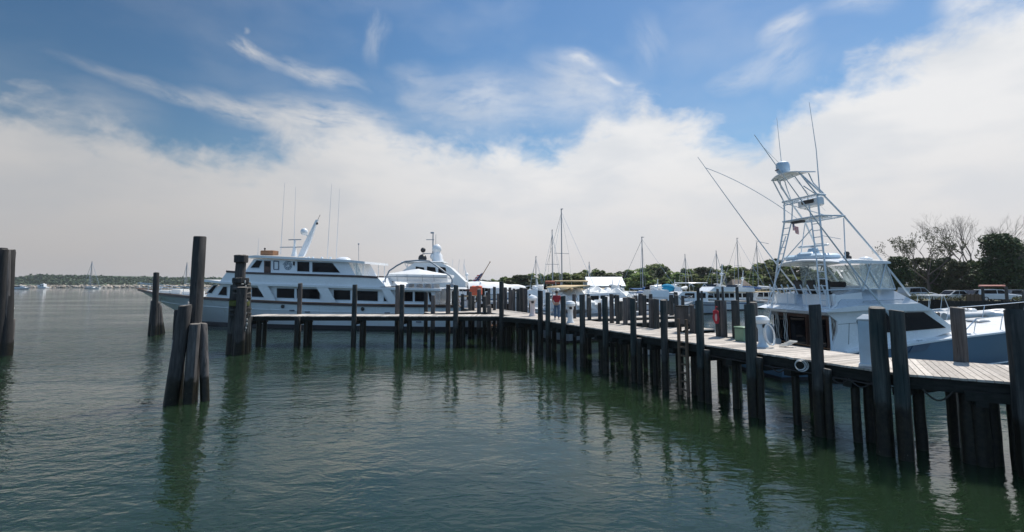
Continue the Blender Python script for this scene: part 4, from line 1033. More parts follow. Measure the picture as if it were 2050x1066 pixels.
for a, b_ in (((3.45, -.55, 6.6), (3.3, 1.45, 5.1)), ((4.64, -1.2, 7.05), (4.3, -1.4, 5.1)), ((4.64, 1.2, 7.05), (4.3, 1.4, 5.1)), ((3.45, 1.08, 8.1), (3.8, -1.0, 7.2)), ((3.0, -.8, 8.6), (3.42, -1.0, 8.2))): mb.tube([a, b_], .026, 6)
mb.build('tower_brace', M_TUBE, fish)
def ring(pts, z, r): mb = MB(); mb.tube([(x, y, z) for x, y in pts + [pts[0]]], r, 7); return mb
rg = [(3.36, 1.22), (3.36, -1.22), (4.66, -1.25), (4.82, -.6), (4.82, .6), (4.66, 1.25)]
mb = ring(rg, 7.15, .04); mb.tube([(4.0, -1.2, 7.1), (4.0, 1.2, 7.1)], .03, 6); mb.build('belly_ring', M_TUBE, fish)
mb = MB(); mb.plan([(x, y) for x, y in rg[:2] + [(3.8, -1.2), (3.8, 1.2)]], 7.09, 7.12); mb.build('tower_floor', M_WHITE, fish, smooth=0)
mb = MB(); mb.bbox((3.5, .35, 7.04), (.3, .7, .12), .03); mb.build('floor_light', M_BLACK, fish)
rg2 = [(3.4, 1.15), (3.4, -1.12), (3.85, -1.1), (3.9, 0), (3.85, 1.1)]
mb = ring(rg2, 8.15, .05); mb.tube([(3.3, 1.0, 7.95), (3.3, -.1, 7.95)], .025, 6); mb.build('control_ring', M_TUBE, fish)
mb = MB(); mb.bbox((3.62, -.45, 7.86), (.4, 1.3, .42), .06); cbx = mb.build('control_box', M_WHITE, fish)
mb = MB(); mb.bbox((3.4, -.5, 7.9), (.06, .75, .18), .02); mb.build('control_display', M_BLACK, cbx)
mb = MB(); L = []
for k in range(11):
    f = k / 10; y = -1.02 + 2.04 * f; cm = .13 * (1 - (2 * f - 1) ** 2); xb_ = 3.55 + .12 * (1 - (2 * f - 1) ** 2); xa_ = 2.55 + .2 * (abs(2 * f - 1)) ** 2
    L.append([V(xa_, y, 9.2 + cm), V(xa_, y, 9.25 + cm), V(xb_, y, 9.27 + cm), V(xb_, y, 9.22 + cm)])
mb.loft(L).build('tower_top', M_WHITE, fish)
mb = MB()
for sg in (-1, 1):
    mb.tube([(3.44, sg * 1.08, 8.15), (2.95, sg * .95, 8.9), (2.75, sg * .9, 9.22)], .035, 7); mb.tube([(3.42, sg * .6, 8.15), (2.95, sg * .62, 8.8), (2.85, sg * .5, 9.1), (2.9, sg * .25, 9.2)], .026, 7)
    mb.tube([(3.85, sg * 1.05, 8.2), (3.5, sg * .85, 8.75), (3.35, sg * .8, 9.22)], .028, 7)
mb.build('tower_top_strut', M_TUBE, fish)
mb = MB(); mb.lathe([(.2, 0), (.25, .05), (.31, .12), (.32, .42), (.28, .55), (.15, .62), (.02, .63)], (2.95, .35, 9.42), 20); rdm = mb.build('radome', M_BLUEWH, fish)
mb = MB(); mb.box((2.64, .42, 9.62), (.03, .22, .06)); mb.build('radome_badge', M_BLUEHULL, rdm, smooth=0)
for pts, y in ((((1555, 236), (1566, 342)), .85), (((1620, 205), (1634, 300), (1641, 386)), -1.15)):
    mb = MB(); P = [sf.xz(*p, y) for p in pts]; mb.tube([(x, y, z) for x, z in P], [.009, .018, .028][:len(P)] if len(P) == 3 else [.008, .02], 5); mb.build('whip_antenna', M_TUBE, fish)
# outriggers
for sg, tip_, base in ((-1, (1510, 270), (1786, 638)), (1, (1397, 315), None)):
    yt = 2.6 * sg; T = sf.xz(*tip_, yt); Bz = sf.xz(1786, 638, -2.2)
    B3 = V(Bz[0], 2.2 * sg, Bz[1]); T3 = V(T[0], yt, T[1])
    mb = MB(); mb.tube([B3 + (T3 - B3) * (k / 10) + V(0, 0, .25 * math.sin(math.pi * k / 10) * -.6) for k in range(11)], [.045 - .0032 * k for k in range(11)], 7)
    orr = mb.build('outrigger', M_TUBE, fish)
    mb = MB()
    for k in (.33, .45): 
        P = B3 + (T3 - B3) * k; mb.tube([P + V(.12, -.35, -.1), P + V(-.12, .35, .1)], .012, 5)
    mb.build('spreader', M_STEEL, orr)
    mb = MB(); P = B3 + (T3 - B3) * .93; Q = V(3.5, sg * .9, 7.15 if sg > 0 else 7.3)
    if sg > 0: mb.tube([P + (Q - P) * (k / 14) + V(0, 0, -.9 * 4 * -(k / 14) * (1 - k / 14) * .25) for k in range(15)], .016, 5)
    else: mb.tube([P + (Q - P) * (k / 14) for k in range(15)], .006, 4)
    mb.build('halyard', M_TUBE, orr)
Tf = thing('small_flag', 'tiny red and white flag hanging under the tuna tower ring', 'flag', sf.o, SRZ)
make_flag(Tf, lambda u, v: (3.9 + .3 * u, 1.2 - .05 * math.sin(u * 8), 6.72 + .38 * v - .2 * u + .03 * math.sin(6 * u)), 1, 1)
mb = MB(); mb.tube([(3.9, 1.2, 7.15), (3.9, 1.2, 6.7)], .008, 5); mb.build('flag_line', M_ROPE, Tf)
# hull vents, hatch, foredeck rail
for pts in ([(1817, 696), (1838, 692.5), (1829, 706), (1812, 708)], [(1843, 692), (1880, 686), (1871, 700), (1834, 706)]):
    mb = MB(); P = [sf.y(px, py, -2.4) for px, py in pts]
    mb.loft([[V(p.x, -fh.pt(min(1, p.x / 17.2), .86, 1).y - .0, p.z) for p in P], [V(p.x, -fh.pt(min(1, p.x / 17.2), .86, 1).y - .05, p.z) for p in P]]); mb.build('hull_vent', mat('dark_blue_vent', (.05, .09, .14), .4, var=.2), fish, smooth=0)
mb = MB(); P = [V(x, sg * max(.05, fh.hb(x) - .22), smooth_tab(sh, x) + .7) for sg, xs in ((-1, [9.6 + .8 * k for k in range(10)]),) for x in xs]
Pp = [V(p.x, -p.y, p.z) for p in P]
for Q in (P, Pp):
    q0 = V(8.8, Q[0].y, smooth_tab(sh, 8.8) + .1); mb.tube([q0] + Q, .022, 6)
    for p in Q[::2]: mb.tube([p, p - V(.2, 0, .66)], .018, 6)
mb.build('bow_rail', M_STEEL, fish)
mb = MB(); p = sf.xz(1781, 684, -2.3)
p = sf.y(1818, 686, -2.42); mb.ball((p.x, -2.42, p.z + .06), (.07, .05, .05), 8, 6); mb.build('hull_fitting', M_BLACK, fish)
mb = MB()
for pts in (((1678, 650), (1700, 648), (1715, 647)), ((1700, 648), (1699, 690))):
    mb.tube([(sf.xz(*p, -2.035)[0], -2.035, sf.xz(*p, -2.035)[1]) for p in pts], .008, 4)
mb.build('panel_seam', M_BLACK, fish)
for s_ in (-1, 1):
    mb = MB(); P = [sf.xz(px, py, -2.0) for px, py in ((1730, 603), (1770, 601), (1808, 600))]
    mb.tube([(P[0][0], s_ * 1.95, P[0][1] - .05)] + [(x, s_ * 2.0, z) for x, z in P] + [(P[-1][0], s_ * 1.95, P[-1][1] - .05)], .02, 6); mb.build('grab_rail', M_STEEL, fish)
for x in (6.5, 9.0, 11.5):
    mb = MB(); z = smooth_tab(sh, x) + .1; mb.tube([(x - .14, -fh.hb(x) + .15, z), (x + .14, -fh.hb(x) + .15, z)], .025, 6); mb.tube([(x - .04, -fh.hb(x) + .15, z - .08), (x - .04, -fh.hb(x) + .15, z)], .02, 5); mb.build('cleat', M_STEEL, fish)
for x in (10.2, 12.4):
    mb = MB(); mb.bbox((x, 0, smooth_tab(sh, x) + .2), (.7, .7, .1), .04); mb.build('deck_hatch', M_GREYTUBE, fish)
# transom: name and dark stripe
def text_mesh(body, size, name, m, parent, M, ext=.004, font=None):
    cu = D.curves.new(name, 'FONT'); cu.body = body; cu.size = size; cu.align_x = 'CENTER'; cu.align_y = 'CENTER'; cu.extrude = ext; cu.resolution_u = 2
    ob = D.objects.new(name, cu); COL.objects.link(ob)
    dg = bpy.context.evaluated_depsgraph_get(); me = D.meshes.new_from_object(ob.evaluated_get(dg)); D.objects.remove(ob)
    me.transform(M); me.materials.clear(); me.materials.append(m)
    o = D.objects.new(name, me); COL.objects.link(o); o.parent = parent; return o
Mt = Matrix.Translation((-.012, 1.55, .62)) @ Matrix.Rotation(R(-90), 4, 'Z') @ Matrix.Rotation(R(90), 4, 'X')
text_mesh('SPRI', .5, 'boat_name', M_BLUEHULL, fish, Mt)
# dock lines hanging from the bridge overhang
for k, (y, x) in enumerate(((1.5, 2.66), (.9, 2.66), (-1.95, 2.7))):
    mb = MB()
    for j in range(3): mb.tube([(x - .03 * j, y + .06 * j + .03 * math.sin(q * 1.7 + j), 2.62 - 1.65 * q / 8 * (1 - .1 * j)) for q in range(9)], .016, 5)
    P = sf.o
    tag(mb.build('dock_line', M_ROPE, None, loc=P, rz=SRZ), ['pale rope strands hanging at the far side of the fishing boat cockpit', 'pale rope strands hanging in front of the dark salon door', 'pale rope strands hanging by the near tower ladder'][k], 'rope', 'ropes hanging over the fishing boat cockpit')

# settle the hand-measured upper works onto the traced house
TRACED = ('hull', 'bottom_paint', 'rub_rail', 'boot_line', 'deckhouse', 'brow', 'bridge_fairing', 'side_window', 'front_window', 'boat_name', 'deck_moulding', 'bow_rail', 'whip_antenna', 'outrigger', 'covering_board', 'cockpit_sole', 'side_wing', 'step', 'panel_seam', 'grab_rail', 'cleat', 'deck_hatch')
def settle(o):
    for ch in o.children:
        if ch.name.split('.')[0] in TRACED: continue
        for v in ch.data.vertices:
            x, y, z = v.co; k = max(0, z - 2.8); v.co = (x * .94 - .05 * k, y, z - .028 * k)
        settle(ch)
settle(fish); settle(Tf)
# ------------------------------------------------------------------ things on the docks
def on_main(px, tt): x = main.at_px(px, tt); P = main.world(x, tt); return V(P.x, P.y, dz)
P = on_main(1737, .42)
pd = thing('power_pedestal', 'tall square white pedestal with sloped cap and dark outlet beside the near pilings', 'power pedestal', P, R(-38))
mb = MB(); mb.bbox((0, 0, .58), (.3, .3, 1.16), .015); mb.build('body', M_BLUEWH, pd)  # pale blue colour imitates bluish shade on a white body
mb = MB(); mb.loft([[V(a * .17, b * .17, 1.16) for a, b in ((-1, -1), (1, -1), (1, 1), (-1, 1))], [V(a * .17, b * .17, 1.19) for a, b in ((-1, -1), (1, -1), (1, 1), (-1, 1))], [V(a * .06 + .02, b * .08, 1.29) for a, b in ((-1, -1), (1, -1), (1, 1), (-1, 1))]]); mb.build('cap', M_PLASTIC, pd)
mb = MB(); mb.bbox((.16, -.03, .93), (.05, .13, .16), .01); mb.build('outlet', M_BLACK, pd)
mb = MB(); mb.bbox((0, 0, .03), (.36, .36, .06), .01); mb.build('base_plate', M_PLASTIC, pd)
def pump(P, label, s, m, rz=0, coil=False):
    t = thing('power_pedestal', label, 'power pedestal', P, rz)
    mb = MB(); mb.lathe([(.2 * s, 0), (.19 * s, .05 * s), (.14 * s, .12 * s), (.13 * s, .62 * s), (.17 * s, .7 * s), (.17 * s, .82 * s)], n=14); mb.build('body', m, t)
    mb = MB(); mb.lathe([(.18 * s, .82 * s), (.25 * s, .84 * s), (.27 * s, .95 * s), (.2 * s, 1.06 * s), (.06 * s, 1.1 * s)], n=14); mb.build('head', M_PLASTIC, t)
    mb = MB(); mb.bbox((0, -.18 * s, .74 * s), (.14 * s, .06 * s, .12 * s), .02); mb.build('outlet', M_BLACK, t)
    if coil:
        mb = MB()
        for k in range(7):
            q = k * .025; mb.tube([(.2 + .19 * (1 + q) * math.cos(a) * .75 + .12 * math.sin(a) * .5 - .05, -.22 + q * .5 + .02 * math.sin(3 * a), .42 - .34 * math.sin(a)) for a in (6.2832 * j / 26 for j in range(27))], .02, 6)
        mb.build('hose_coil', M_PLASTIC, t)
    return t
pump(on_main(1142, .5), 'round white pedestal with dark outlet beside the person in red', 1.05, M_PLASTIC)
pump(on_main(1527, 1.25), 'white mushroom shaped pedestal with coiled white hose beside the fishing boat stern', .93, M_BLUEWH, 0, True)
pump(on_main(1066, 1.0) + V(0, 0, 0), 'small far white pedestal at the junction of the docks', 1.2, mat('pinkish_plastic', (.62, .54, .52), .5, var=.08))
P = on_main(1487, 1.95); t_ = thing('utility_box', 'low pale green utility box between pilings behind the dock', 'utility box', P, main.fr.rz)
mb = MB(); mb.bbox((0, 0, .24), (.42, .36, .48), .03); mb.build('body', M_GREENBOX, t_); mb = MB(); mb.bbox((0, 0, .5), (.46, .4, .05), .02); mb.build('lid', M_GREENBOX, t_)
P = on_main(1368, 2.35); t_ = thing('post_box', 'weathered wooden box raised on two posts at the back of the dock', 'box', V(P.x, P.y, dz - .7), main.fr.rz)
mb = MB(); mb.bbox((0, 0, 1.42), (.42, .34, .74), .02); mb.build('body', M_PILE_OLD, t_); mb = MB(); mb.bbox((0, 0, 1.81), (.48, .4, .05), .01); mb.build('lid', M_STRING, t_)
mb = MB(); mb.box((-.2, 0, .55), (.1, .1, 1.1)); mb.build('post', M_STRING, t_, smooth=0); mb = MB(); mb.box((.2, 0, .55), (.1, .1, 1.1)); mb.build('post', M_STRING, t_, smooth=0); mb = MB(); mb.box((0, .0, 1.0), (.5, .3, .1)); mb.tube([(.2, 0, .6), (-.5, 0, 1.0)], .05, 5); mb.build('shelf', M_STRING, t_, smooth=0)
P = on_main(1437, 2.2); t_ = tag(MB().build('x', None) if False else thing('hanging_bag', 'red bag with pale front hanging from a piling behind the dock', 'bag', V(P.x, P.y, dz)), None)
mb = MB(); L = []
for k in range(11):
    f = k / 10; w_ = (.09 + .035 * math.sin(f * 3.1) + .012 * math.sin(f * 13)) * (1 if 0 < k < 10 else .6)
    L.append([V(-.15 + w_ * math.cos(q) * (1 + .1 * math.sin(3 * q + k)) + .03 * f, -.24 + .07 * math.sin(q), 1.06 - .52 * f) for q in (6.2832 * j / 10 for j in range(10))])
mb.loft(L).build('body', M_RED, t_, smooth=60)
mb = MB(); mb.ball((-.16, -.3, .78), (.05, .03, .15), 8, 6); mb.build('pale_patch', mat('pale_pink_fabric', (.5, .3, .3), .8), t_)
mb = MB(); mb.tube([(-.15, -.24, 1.05), (-.1, -.16, 1.2), (.0, -.06, 1.16)], .016, 5); mb.build('strap', M_RED, t_)
# ladder down into the water
xL = main.at_px(1367, -.14); t_ = thing('dock_ladder', 'brown wooden ladder going down from the dock edge into the water', 'ladder', main.world(xL, -.14) + V(0, 0, 0), main.fr.rz)
M_BRN = mat('brown_timber', (.13, .085, .055), .85, var=.35, scale=3, stretch=(6, 6, 1), bump=.3)
for s_ in (-.2, .2):
    mb = MB(); mb.box((s_, 0, 1.2), (.1, .07, 3.0)); mb.build('rail', M_BRN, t_, smooth=0)
for k in range(7):
    mb = MB(); mb.box((0, 0, -.1 + .3 * k), (.3, .05, .06)); mb.build('rung', M_BRN, t_, smooth=0)
# coil of hose on the fascia and coil of rope on the deck
xL = main.at_px(1602, -.08); P = main.world(xL, -.1); P.z = height_at(P.x, P.y, 732)
mb = MB(); Mx = Matrix.Rotation(R(90), 3, 'X')
for k in range(4): mb.torus((.012 * k, -.02 * k, .014 * (k % 2)), .115 + .016 * k, .0095, Mx, 24, 6)
tag(mb.build('hose_coil', M_PLASTIC, None, loc=P, rz=R(-25)), 'coiled white hose hanging on the dock edge under the fishing boat', 'hose')
P = on_main(1566, 1.75)
mb = MB()
mb.tube([(.12 * math.cos(a) * (1 + .15 * math.sin(2.3 * a)) + .014 * a, (.1 * math.sin(a)) * (1 + .2 * math.sin(1.7 * a)), .03 + .006 * a) for a in (6.2832 * k / 16 for k in range(75))], .024, 6)
tag(mb.build('rope_coil', M_ROPE, None, loc=P), 'heap of pale rope lying on the dock beside the fishing boat', 'rope')
for px, ty, lab in ((1064, 592, 'small white cap light on the far dock post near the junction'), (1102, 602, 'small round white lamp between the far pilings left of the red shirt')):
    P = on_main(px, WM + .1); P.z = height_at(P.x, P.y, ty); t_ = thing('dock_lamp', lab, 'lamp', V(P.x, P.y, dz))
    mb = MB(); mb.tube([(0, 0, -.3), (0, 0, P.z - dz)], .03, 6); mb.build('post', M_PLASTIC, t_); mb = MB(); mb.ball((0, 0, P.z - dz), .09, 10, 8); mb.build('globe', M_PLASTIC, t_)
# ------------------------------------------------------------------ person in a red shirt
def skin_chain(name, nodes, edges, m, parent, sub=2):
    me = D.meshes.new(name); me.from_pydata([n[0] for n in nodes], edges, []); me.materials.append(m)
    o = D.objects.new(name, me); COL.objects.link(o); o.parent = parent
    sk = o.modifiers.new('skin', 'SKIN'); sk.use_smooth_shade = True
    for i, (p, r) in enumerate(nodes):
        sv_ = me.skin_vertices[0].data[i]; sv_.radius = (r, r) if not isinstance(r, tuple) else r; sv_.use_root = (i == 0)
    sb = o.modifiers.new('smooth', 'SUBSURF'); sb.levels = sub; sb.render_levels = sub
    return o
P = on_main(1115, .95)
per = thing('person', 'person in red shirt and blue jeans standing on the dock beside a white pedestal', 'person', P, R(160))
M_SKIN = mat('skin', (.45, .27, .19), .55, var=.06); M_JEANS = mat('blue_jeans', (.06, .11, .19), .85, var=.2); M_HAIR = mat('dark_hair', (.03, .02, .015), .6, var=.2)
n_, e_ = [], []
def N(p, r, link=None):
    n_.append((V(*p), r)); i = len(n_) - 1
    if link is not None: e_.append((link, i))
    return i
pel = N((0, 0, .88), .115); ab = N((0, .01, 1.05), .11, pel); ch = N((0, .015, 1.25), (.135, .095), ab); nk = N((0, .02, 1.42), .055, ch); hd = N((0, .0, 1.52), (.075, .085), nk); N((0, .01, 1.61), (.07, .085), hd)
for s_ in (-1, 1):
    hp = N((s_ * .09, 0, .82), .09, pel); kn = N((s_ * .1, -.02, .47), .06, hp); an = N((s_ * .11, .02, .08), .042, kn); N((s_ * .12, -.14, .04), .038, an)
    so = N((s_ * .18, .015, 1.34), .06, ch); el_ = N((s_ * .24, .02, 1.08), .042, so); wr = N((s_ * .22, -.14, .9), .028, el_); pm = N((s_ * .215, -.2, .86), (.035, .018), wr)
    for k, (dx_, ln) in enumerate(((-.025, .07), (-.008, .08), (.01, .075), (.026, .06))):
        f1 = N((s_ * .215 + dx_, -.2 - ln * .5, .835), .009, pm); N((s_ * .215 + dx_, -.2 - ln * .75, .8), .008, f1)
    f1 = N((s_ * .18, -.205, .845), .01, pm); N((s_ * .165, -.235, .825), .008, f1)
skin_chain('body', n_, e_, M_SKIN, per)
n_, e_ = [], []; a0 = N((0, .005, .9), (.17, .15)); a1 = N((0, .015, 1.22), (.205, .165), a0); a2 = N((0, .02, 1.36), (.14, .12), a1)
for s_ in (-1, 1): b0_ = N((s_ * .18, .015, 1.335), .075, a1); N((s_ * .225, .02, 1.12), .062, b0_)
skin_chain('shirt', n_, e_, M_RED, per)
n_, e_ = [], []; a0 = N((0, 0, .9), (.15, .12))
for s_ in (-1, 1): b0_ = N((s_ * .092, 0, .8), .1, a0); b1 = N((s_ * .102, -.02, .47), .075, b0_); N((s_ * .11, .02, .1), .065, b1)
skin_chain('jeans', n_, e_, M_JEANS, per)
mb = MB(); mb.ball((0, .035, 1.59), (.088, .095, .088), 14, 10); mb.build('hair', M_HAIR, per)
mb = MB(); mb.ball((0, -.085, 1.545), (.014, .02, .02), 8, 6); mb.build('nose', M_SKIN, per)
for s_ in (-1, 1):
    mb = MB(); mb.ball((s_ * .03, -.075, 1.565), .011, 8, 6); mb.build('eye', M_BLACK, per); mb = MB(); mb.ball((s_ * .08, .0, 1.55), (.012, .022, .03), 8, 6); mb.build('ear', M_SKIN, per)
    mb = MB(); mb.bbox((s_ * .115, -.05, .04), (.09, .26, .08), .03); mb.build('shoe', M_PLASTIC, per)
mb = MB(); mb.ball((0, -.078, 1.505), (.022, .012, .006), 8, 6); mb.build('mouth', M_RED, per)
# ------------------------------------------------------------------ background boats
def XY(px, Y): return (px - CX) / K0 * Y
def sloop(px, Y, ty, hd_, L, label, cover=None, boom=True, tip_m=None, wood=False, hullm=None, group='sailing boats moored beyond the docks'):
    x = XY(px, Y); h = height_at(x, Y, ty); c, s_ = math.cos(R(hd_)), math.sin(R(hd_)); ox = .08 * L
    t = thing('sailing_boat', label, 'sailing boat', (x - ox * c, Y - ox * s_, 0), R(hd_), group)
    Hh = Hull(L, L * .86, L * .3, lambda q: .85 + .35 * (q / L - .35) ** 2 * 2, full=.4, stern=.72, p=1.8, zb=.1, n=16, flare=.8)
    def put(o): o.location = (-L * .5, 0, 0); return o
    put(Hh.topsides().build('hull', hullm or M_WHITE, t)); put(Hh.bottom().build('bottom_paint', M_BOOT, t))
    mb = MB(); cb_ = [(L * .34, .85), (L * .36, 1.3), (L * .6, 1.42), (L * .7, 1.25), (L * .74, .85)]; mb.side(cb_, -L * .095, L * .095); put(mb.build('cabin', M_WHITE2, t, smooth=0))
    mb = MB()
    for sg in (-1, 1):
        for k in range(3): mb.box((L * (.42 + .08 * k), sg * L * .096, 1.15), (L * .05, .03, .16))
    put(mb.build('window', M_GLASS, t, smooth=0))
    rm = max(.07, Y * .0009)
    mb = MB(); mb.tube([(ox, 0, .8), (ox, 0, h)], [rm, rm * .75], 8); mb.tube([(ox, -L * .09, h * .6), (ox, L * .09, h * .6)], rm * .4, 5); mb.bbox((ox - .1, 0, h + .05), (.35, .1, .1), .02); put(mb.build('x', None)) if False else mb.build('mast', M_ALU, t)
    mb = MB(); r2 = max(.012, Y * .00022)
    mb.tube([(ox, 0, h * .97), (L * .49, 0, 1.2)], r2 * 1.6, 5); mb.tube([(ox, 0, h * .98), (-L * .49, 0, 1.0)], r2, 5)
    for sg in (-1, 1): mb.tube([(ox, 0, h * .95), (ox, sg * L * .09, h * .6), (ox - .1, sg * L * .14, .95)], r2, 5)
    mb.build('rigging', M_STEEL, t)
    if boom:
        mb = MB(); mb.tube([(ox, 0, 2.9), (ox - L * .38, 0, 3.05)], .07, 6); mb.build('boom', M_ALU, t)
        mb = MB(); mb.tube([(ox, 0, 3.25), (ox - L * .1, 0, 3.22), (ox - L * .25, 0, 3.22), (ox - L * .38, 0, 3.15)], [.3, .27, .22, .12], 8); cvr = mb.build('sail_cover', cover or M_CANVAS, t, smooth=60)
        if tip_m: mb = MB(); mb.ball((ox - L * .3, 0, 3.4), (L * .09, .6, .5), 10, 6); mb.build('cockpit_cover', tip_m, t)
    mb = MB()
    for sg in (-1, 1): mb.tube([(-L * .48, sg * L * .1, 1.5), (0, sg * L * .14, 1.45), (L * .48, 0, 1.75)], r2, 5)
    mb.build('lifeline', M_STEEL, t)
    return t
sloop(1125, 54, 420, 125, 11.5, 'sailing boat with the tallest grey mast, left of the white shed roof', M_TAN)
sloop(1106, 62, 462, 100, 9.5, 'sailing boat with shorter mast just left of the tallest mast', M_CANVAS)
sloop(1073, 70, 515, 110, 8, 'sailing boat with slim mast rising behind the white awning end', M_CANVAS, hullm=M_GREYHULL)
sloop(1287, 60, 476, 150, 9.5, 'sailing boat with navy and turquoise sail cover on its boom', M_BLUECAN, tip_m=M_TURQ)
sloop(1373, 82, 510, 60, 10, 'sailing boat with mast between the blue sail cover and the trawler', M_CANVAS)
sloop(1436, 92, 503, 40, 10, 'sailing boat with mast right above the white trawler cabin', M_CANVAS)
sloop(1479, 84, 478, 120, 10.5, 'sailing boat with tall dark mast above the brown roofed hut', M_BLUECAN)
sloop(1518, 90, 487, 100, 9.5, 'sailing boat with mast right of the brown roofed hut', M_CANVAS)
sloop(1446, 106, 530, 80, 9, 'distant sailing boat with the thin mast right of the trawler mast', M_CANVAS)
sloop(1180, 118, 525, 90, 9, 'distant sailing boat with faint mast above the white shed roof', M_CANVAS)
sloop(181, 340, 524, 185, 11, 'lone sailing boat moored in front of the long breakwater', M_BLUEHULL, hullm=M_WHITE2)
sloop(372, 420, 526, 170, 11, 'far sailing boat with faint mast left of the tall foreground pile', M_CANVAS)
def cruiser(px, Y, hd_, L, B, label, fly=True, hullm=None, top=4.2, hard=False, windows=4, mast=0, trim=False, name='motor_cruiser', group='motor boats berthed beyond the docks', sheer=(1.15, 1.9)):
    x = XY(px, Y); t = thing(name, label, 'motor boat', (x, Y, 0), R(hd_), group)
    s0, s1 = sheer; o0 = (-L / 2, 0, 0)
    def put(o): o.location = o0; return o
    Hh = Hull(L, L * .9, B, lambda q: s0 + (s1 - s0) * max(0, q / L) ** 2, full=.5, zb=.15, n=18)
    put(Hh.topsides().build('hull', hullm or M_WHITE, t)); put(Hh.bottom().build('bottom_paint', M_BOOT, t))
    ac = random.Random(int(px)).choice((M_BLUECAN, M_BLUEHULL, M_RUB, M_GREENBOX, M_BLUEHULL, M_TURQ)); mb = MB(); Hh.strip(mb, .72, .12, .025); put(mb.build('cove_stripe', ac, t))
    if not fly and not hard and L < 11 and Y < 120:
        mb = MB(); mb.loft([[V(L * q, y, z) for q, z in ((.06, s0 + 1.75), (.07, s0 + 1.85), (.25, s0 + 1.95), (.27, s0 + 1.88))] for y in (-B * .38, -B * .2, B * .2, B * .38)]); put(mb.build('bimini_top', random.Random(int(px * 3)).choice((M_BLUECAN, M_TAN, M_CANVAS, M_BLUECAN)), t))
        for sg in (-1, 1):
            mb = MB(); mb.tube([(L * .16, sg * B * .42, s0), (L * .07, sg * B * .38, s0 + 1.78)], .025, 5); mb.tube([(L * .16, sg * B * .42, s0), (L * .26, sg * B * .38, s0 + 1.9)], .025, 5); put(mb.build('bimini_frame', M_STEEL, t))
    for k in range(2):
        mb = MB(); q = Hh.pt(.3 + .25 * k, 1, -1); mb.lathe([(.03, -.38), (.12, -.3), (.13, .2), (.03, .3)], (q.x, q.y - .14, q.z - .45), 8); put(mb.build('fender', M_PLASTIC if k else M_BLUECAN, t))
    mb = MB(); Hh.strip(mb, .97, .09, .05); put(mb.build('rub_rail', M_TEAK if trim else M_GREYTUBE, t))
    hz_ = s0 + 1.35; w_ = B * .38
    hs = [(L * .22, s0 - .1), (L * .23, hz_), (L * .6, hz_ + .05), (L * .72, s0 + .55), (L * .8, s0 + .2)]
    put(round_side(hs, w_, L * .62, .4).build('deckhouse', M_WHITE2 if trim else M_WHITE, t, smooth=30))
    for sg in (-1, 1):
        for k in range(windows):
            a = L * (.26 + .34 * k / windows); b_ = a + L * .34 / windows * .8; sl = .25 if k == windows - 1 else 0
            mb = MB(); mb.side([(a, s0 + .55), (b_ + sl, s0 + .55), (b_, hz_ - .15), (a, hz_ - .15)], sg * w_, sg * (w_ + .03)); put(mb.build('window', M_GLASS, t, smooth=0))
    mb = MB(); mb.loft([[V(L * .61 + .42, y, hz_ - .12), V(L * .7 + .42, y, s0 + .68), V(L * .7 + .36, y, s0 + .66), V(L * .61 + .36, y, hz_ - .12)] for y in (-w_ * .7, 0, w_ * .7)]); put(mb.build('windscreen', M_GLASS, t))
    if trim:
        mb = MB(); mb.bbox((L * .42, 0, hz_ + .03), (L * .44, w_ * 2.2, .1), .03); put(mb.build('roof_trim', M_TAN, t))
    if fly:
        mb = MB(); P_ = [(L * .22, hz_ + .02), (L * .24, hz_ + .75), (L * .5, hz_ + .8), (L * .58, hz_ + .1)]; put(round_side(P_, w_ * .95, L * .5, .3).build('flybridge', M_WHITE, t, smooth=30))
        mb = MB(); mb.loft([[V(L * .5, y, hz_ + .8), V(L * .47, y, hz_ + 1.15), V(L * .46, y, hz_ + 1.15), V(L * .49, y, hz_ + .8)] for y in (-w_ * .85, 0, w_ * .85)]); put(mb.build('flybridge_screen', M_GLASS, t))
        mb = MB(); mb.bbox((L * .38, 0, hz_ + 1.0), (.5, 1.2, .5), .06); put(mb.build('helm_seat', M_WHITE2, t))
    if hard:
        mb = MB(); mb.bbox((L * .37, 0, top), (L * .3, B * .8, .14), .06); put(mb.build('hardtop', M_WHITE, t))
        mb = MB()
        for sg in (-1, 1):
            for a, b_ in ((.24, .27), (.5, .47), (.3, .25), (.42, .5)): mb.tube([(L * a, sg * w_ * .95, hz_ + .7), (L * b_, sg * w_ * .95, top)], .04, 6)
        put(mb.build('hardtop_post', M_TUBE, t))
    if mast:
        mb = MB(); mb.tube([(L * .34, 0, hz_ + .5), (L * .3, 0, mast)], [.1, .04], 7); mb.tube([(L * .31, -.6, mast * .8), (L * .31, .6, mast * .8)], .03, 5); mb.ball((L * .33, .2, mast * .78), .25, 10, 8); put(mb.build('mast', M_WHITE, t))
    mb = MB()
    for sg in (-1, 1):
        pr = [Hh.pt(u, 1, sg * .97) + V(0, 0, .65) for u in (.55, .65, .75, .85, .93, .985)]; mb.tube(pr, max(.02, Y * .0002), 5)
        for p in pr[::1]: mb.tube([p, p - V(0, 0, .65)], .015, 4)
    put(mb.build('bow_rail', M_STEEL, t))
    return t
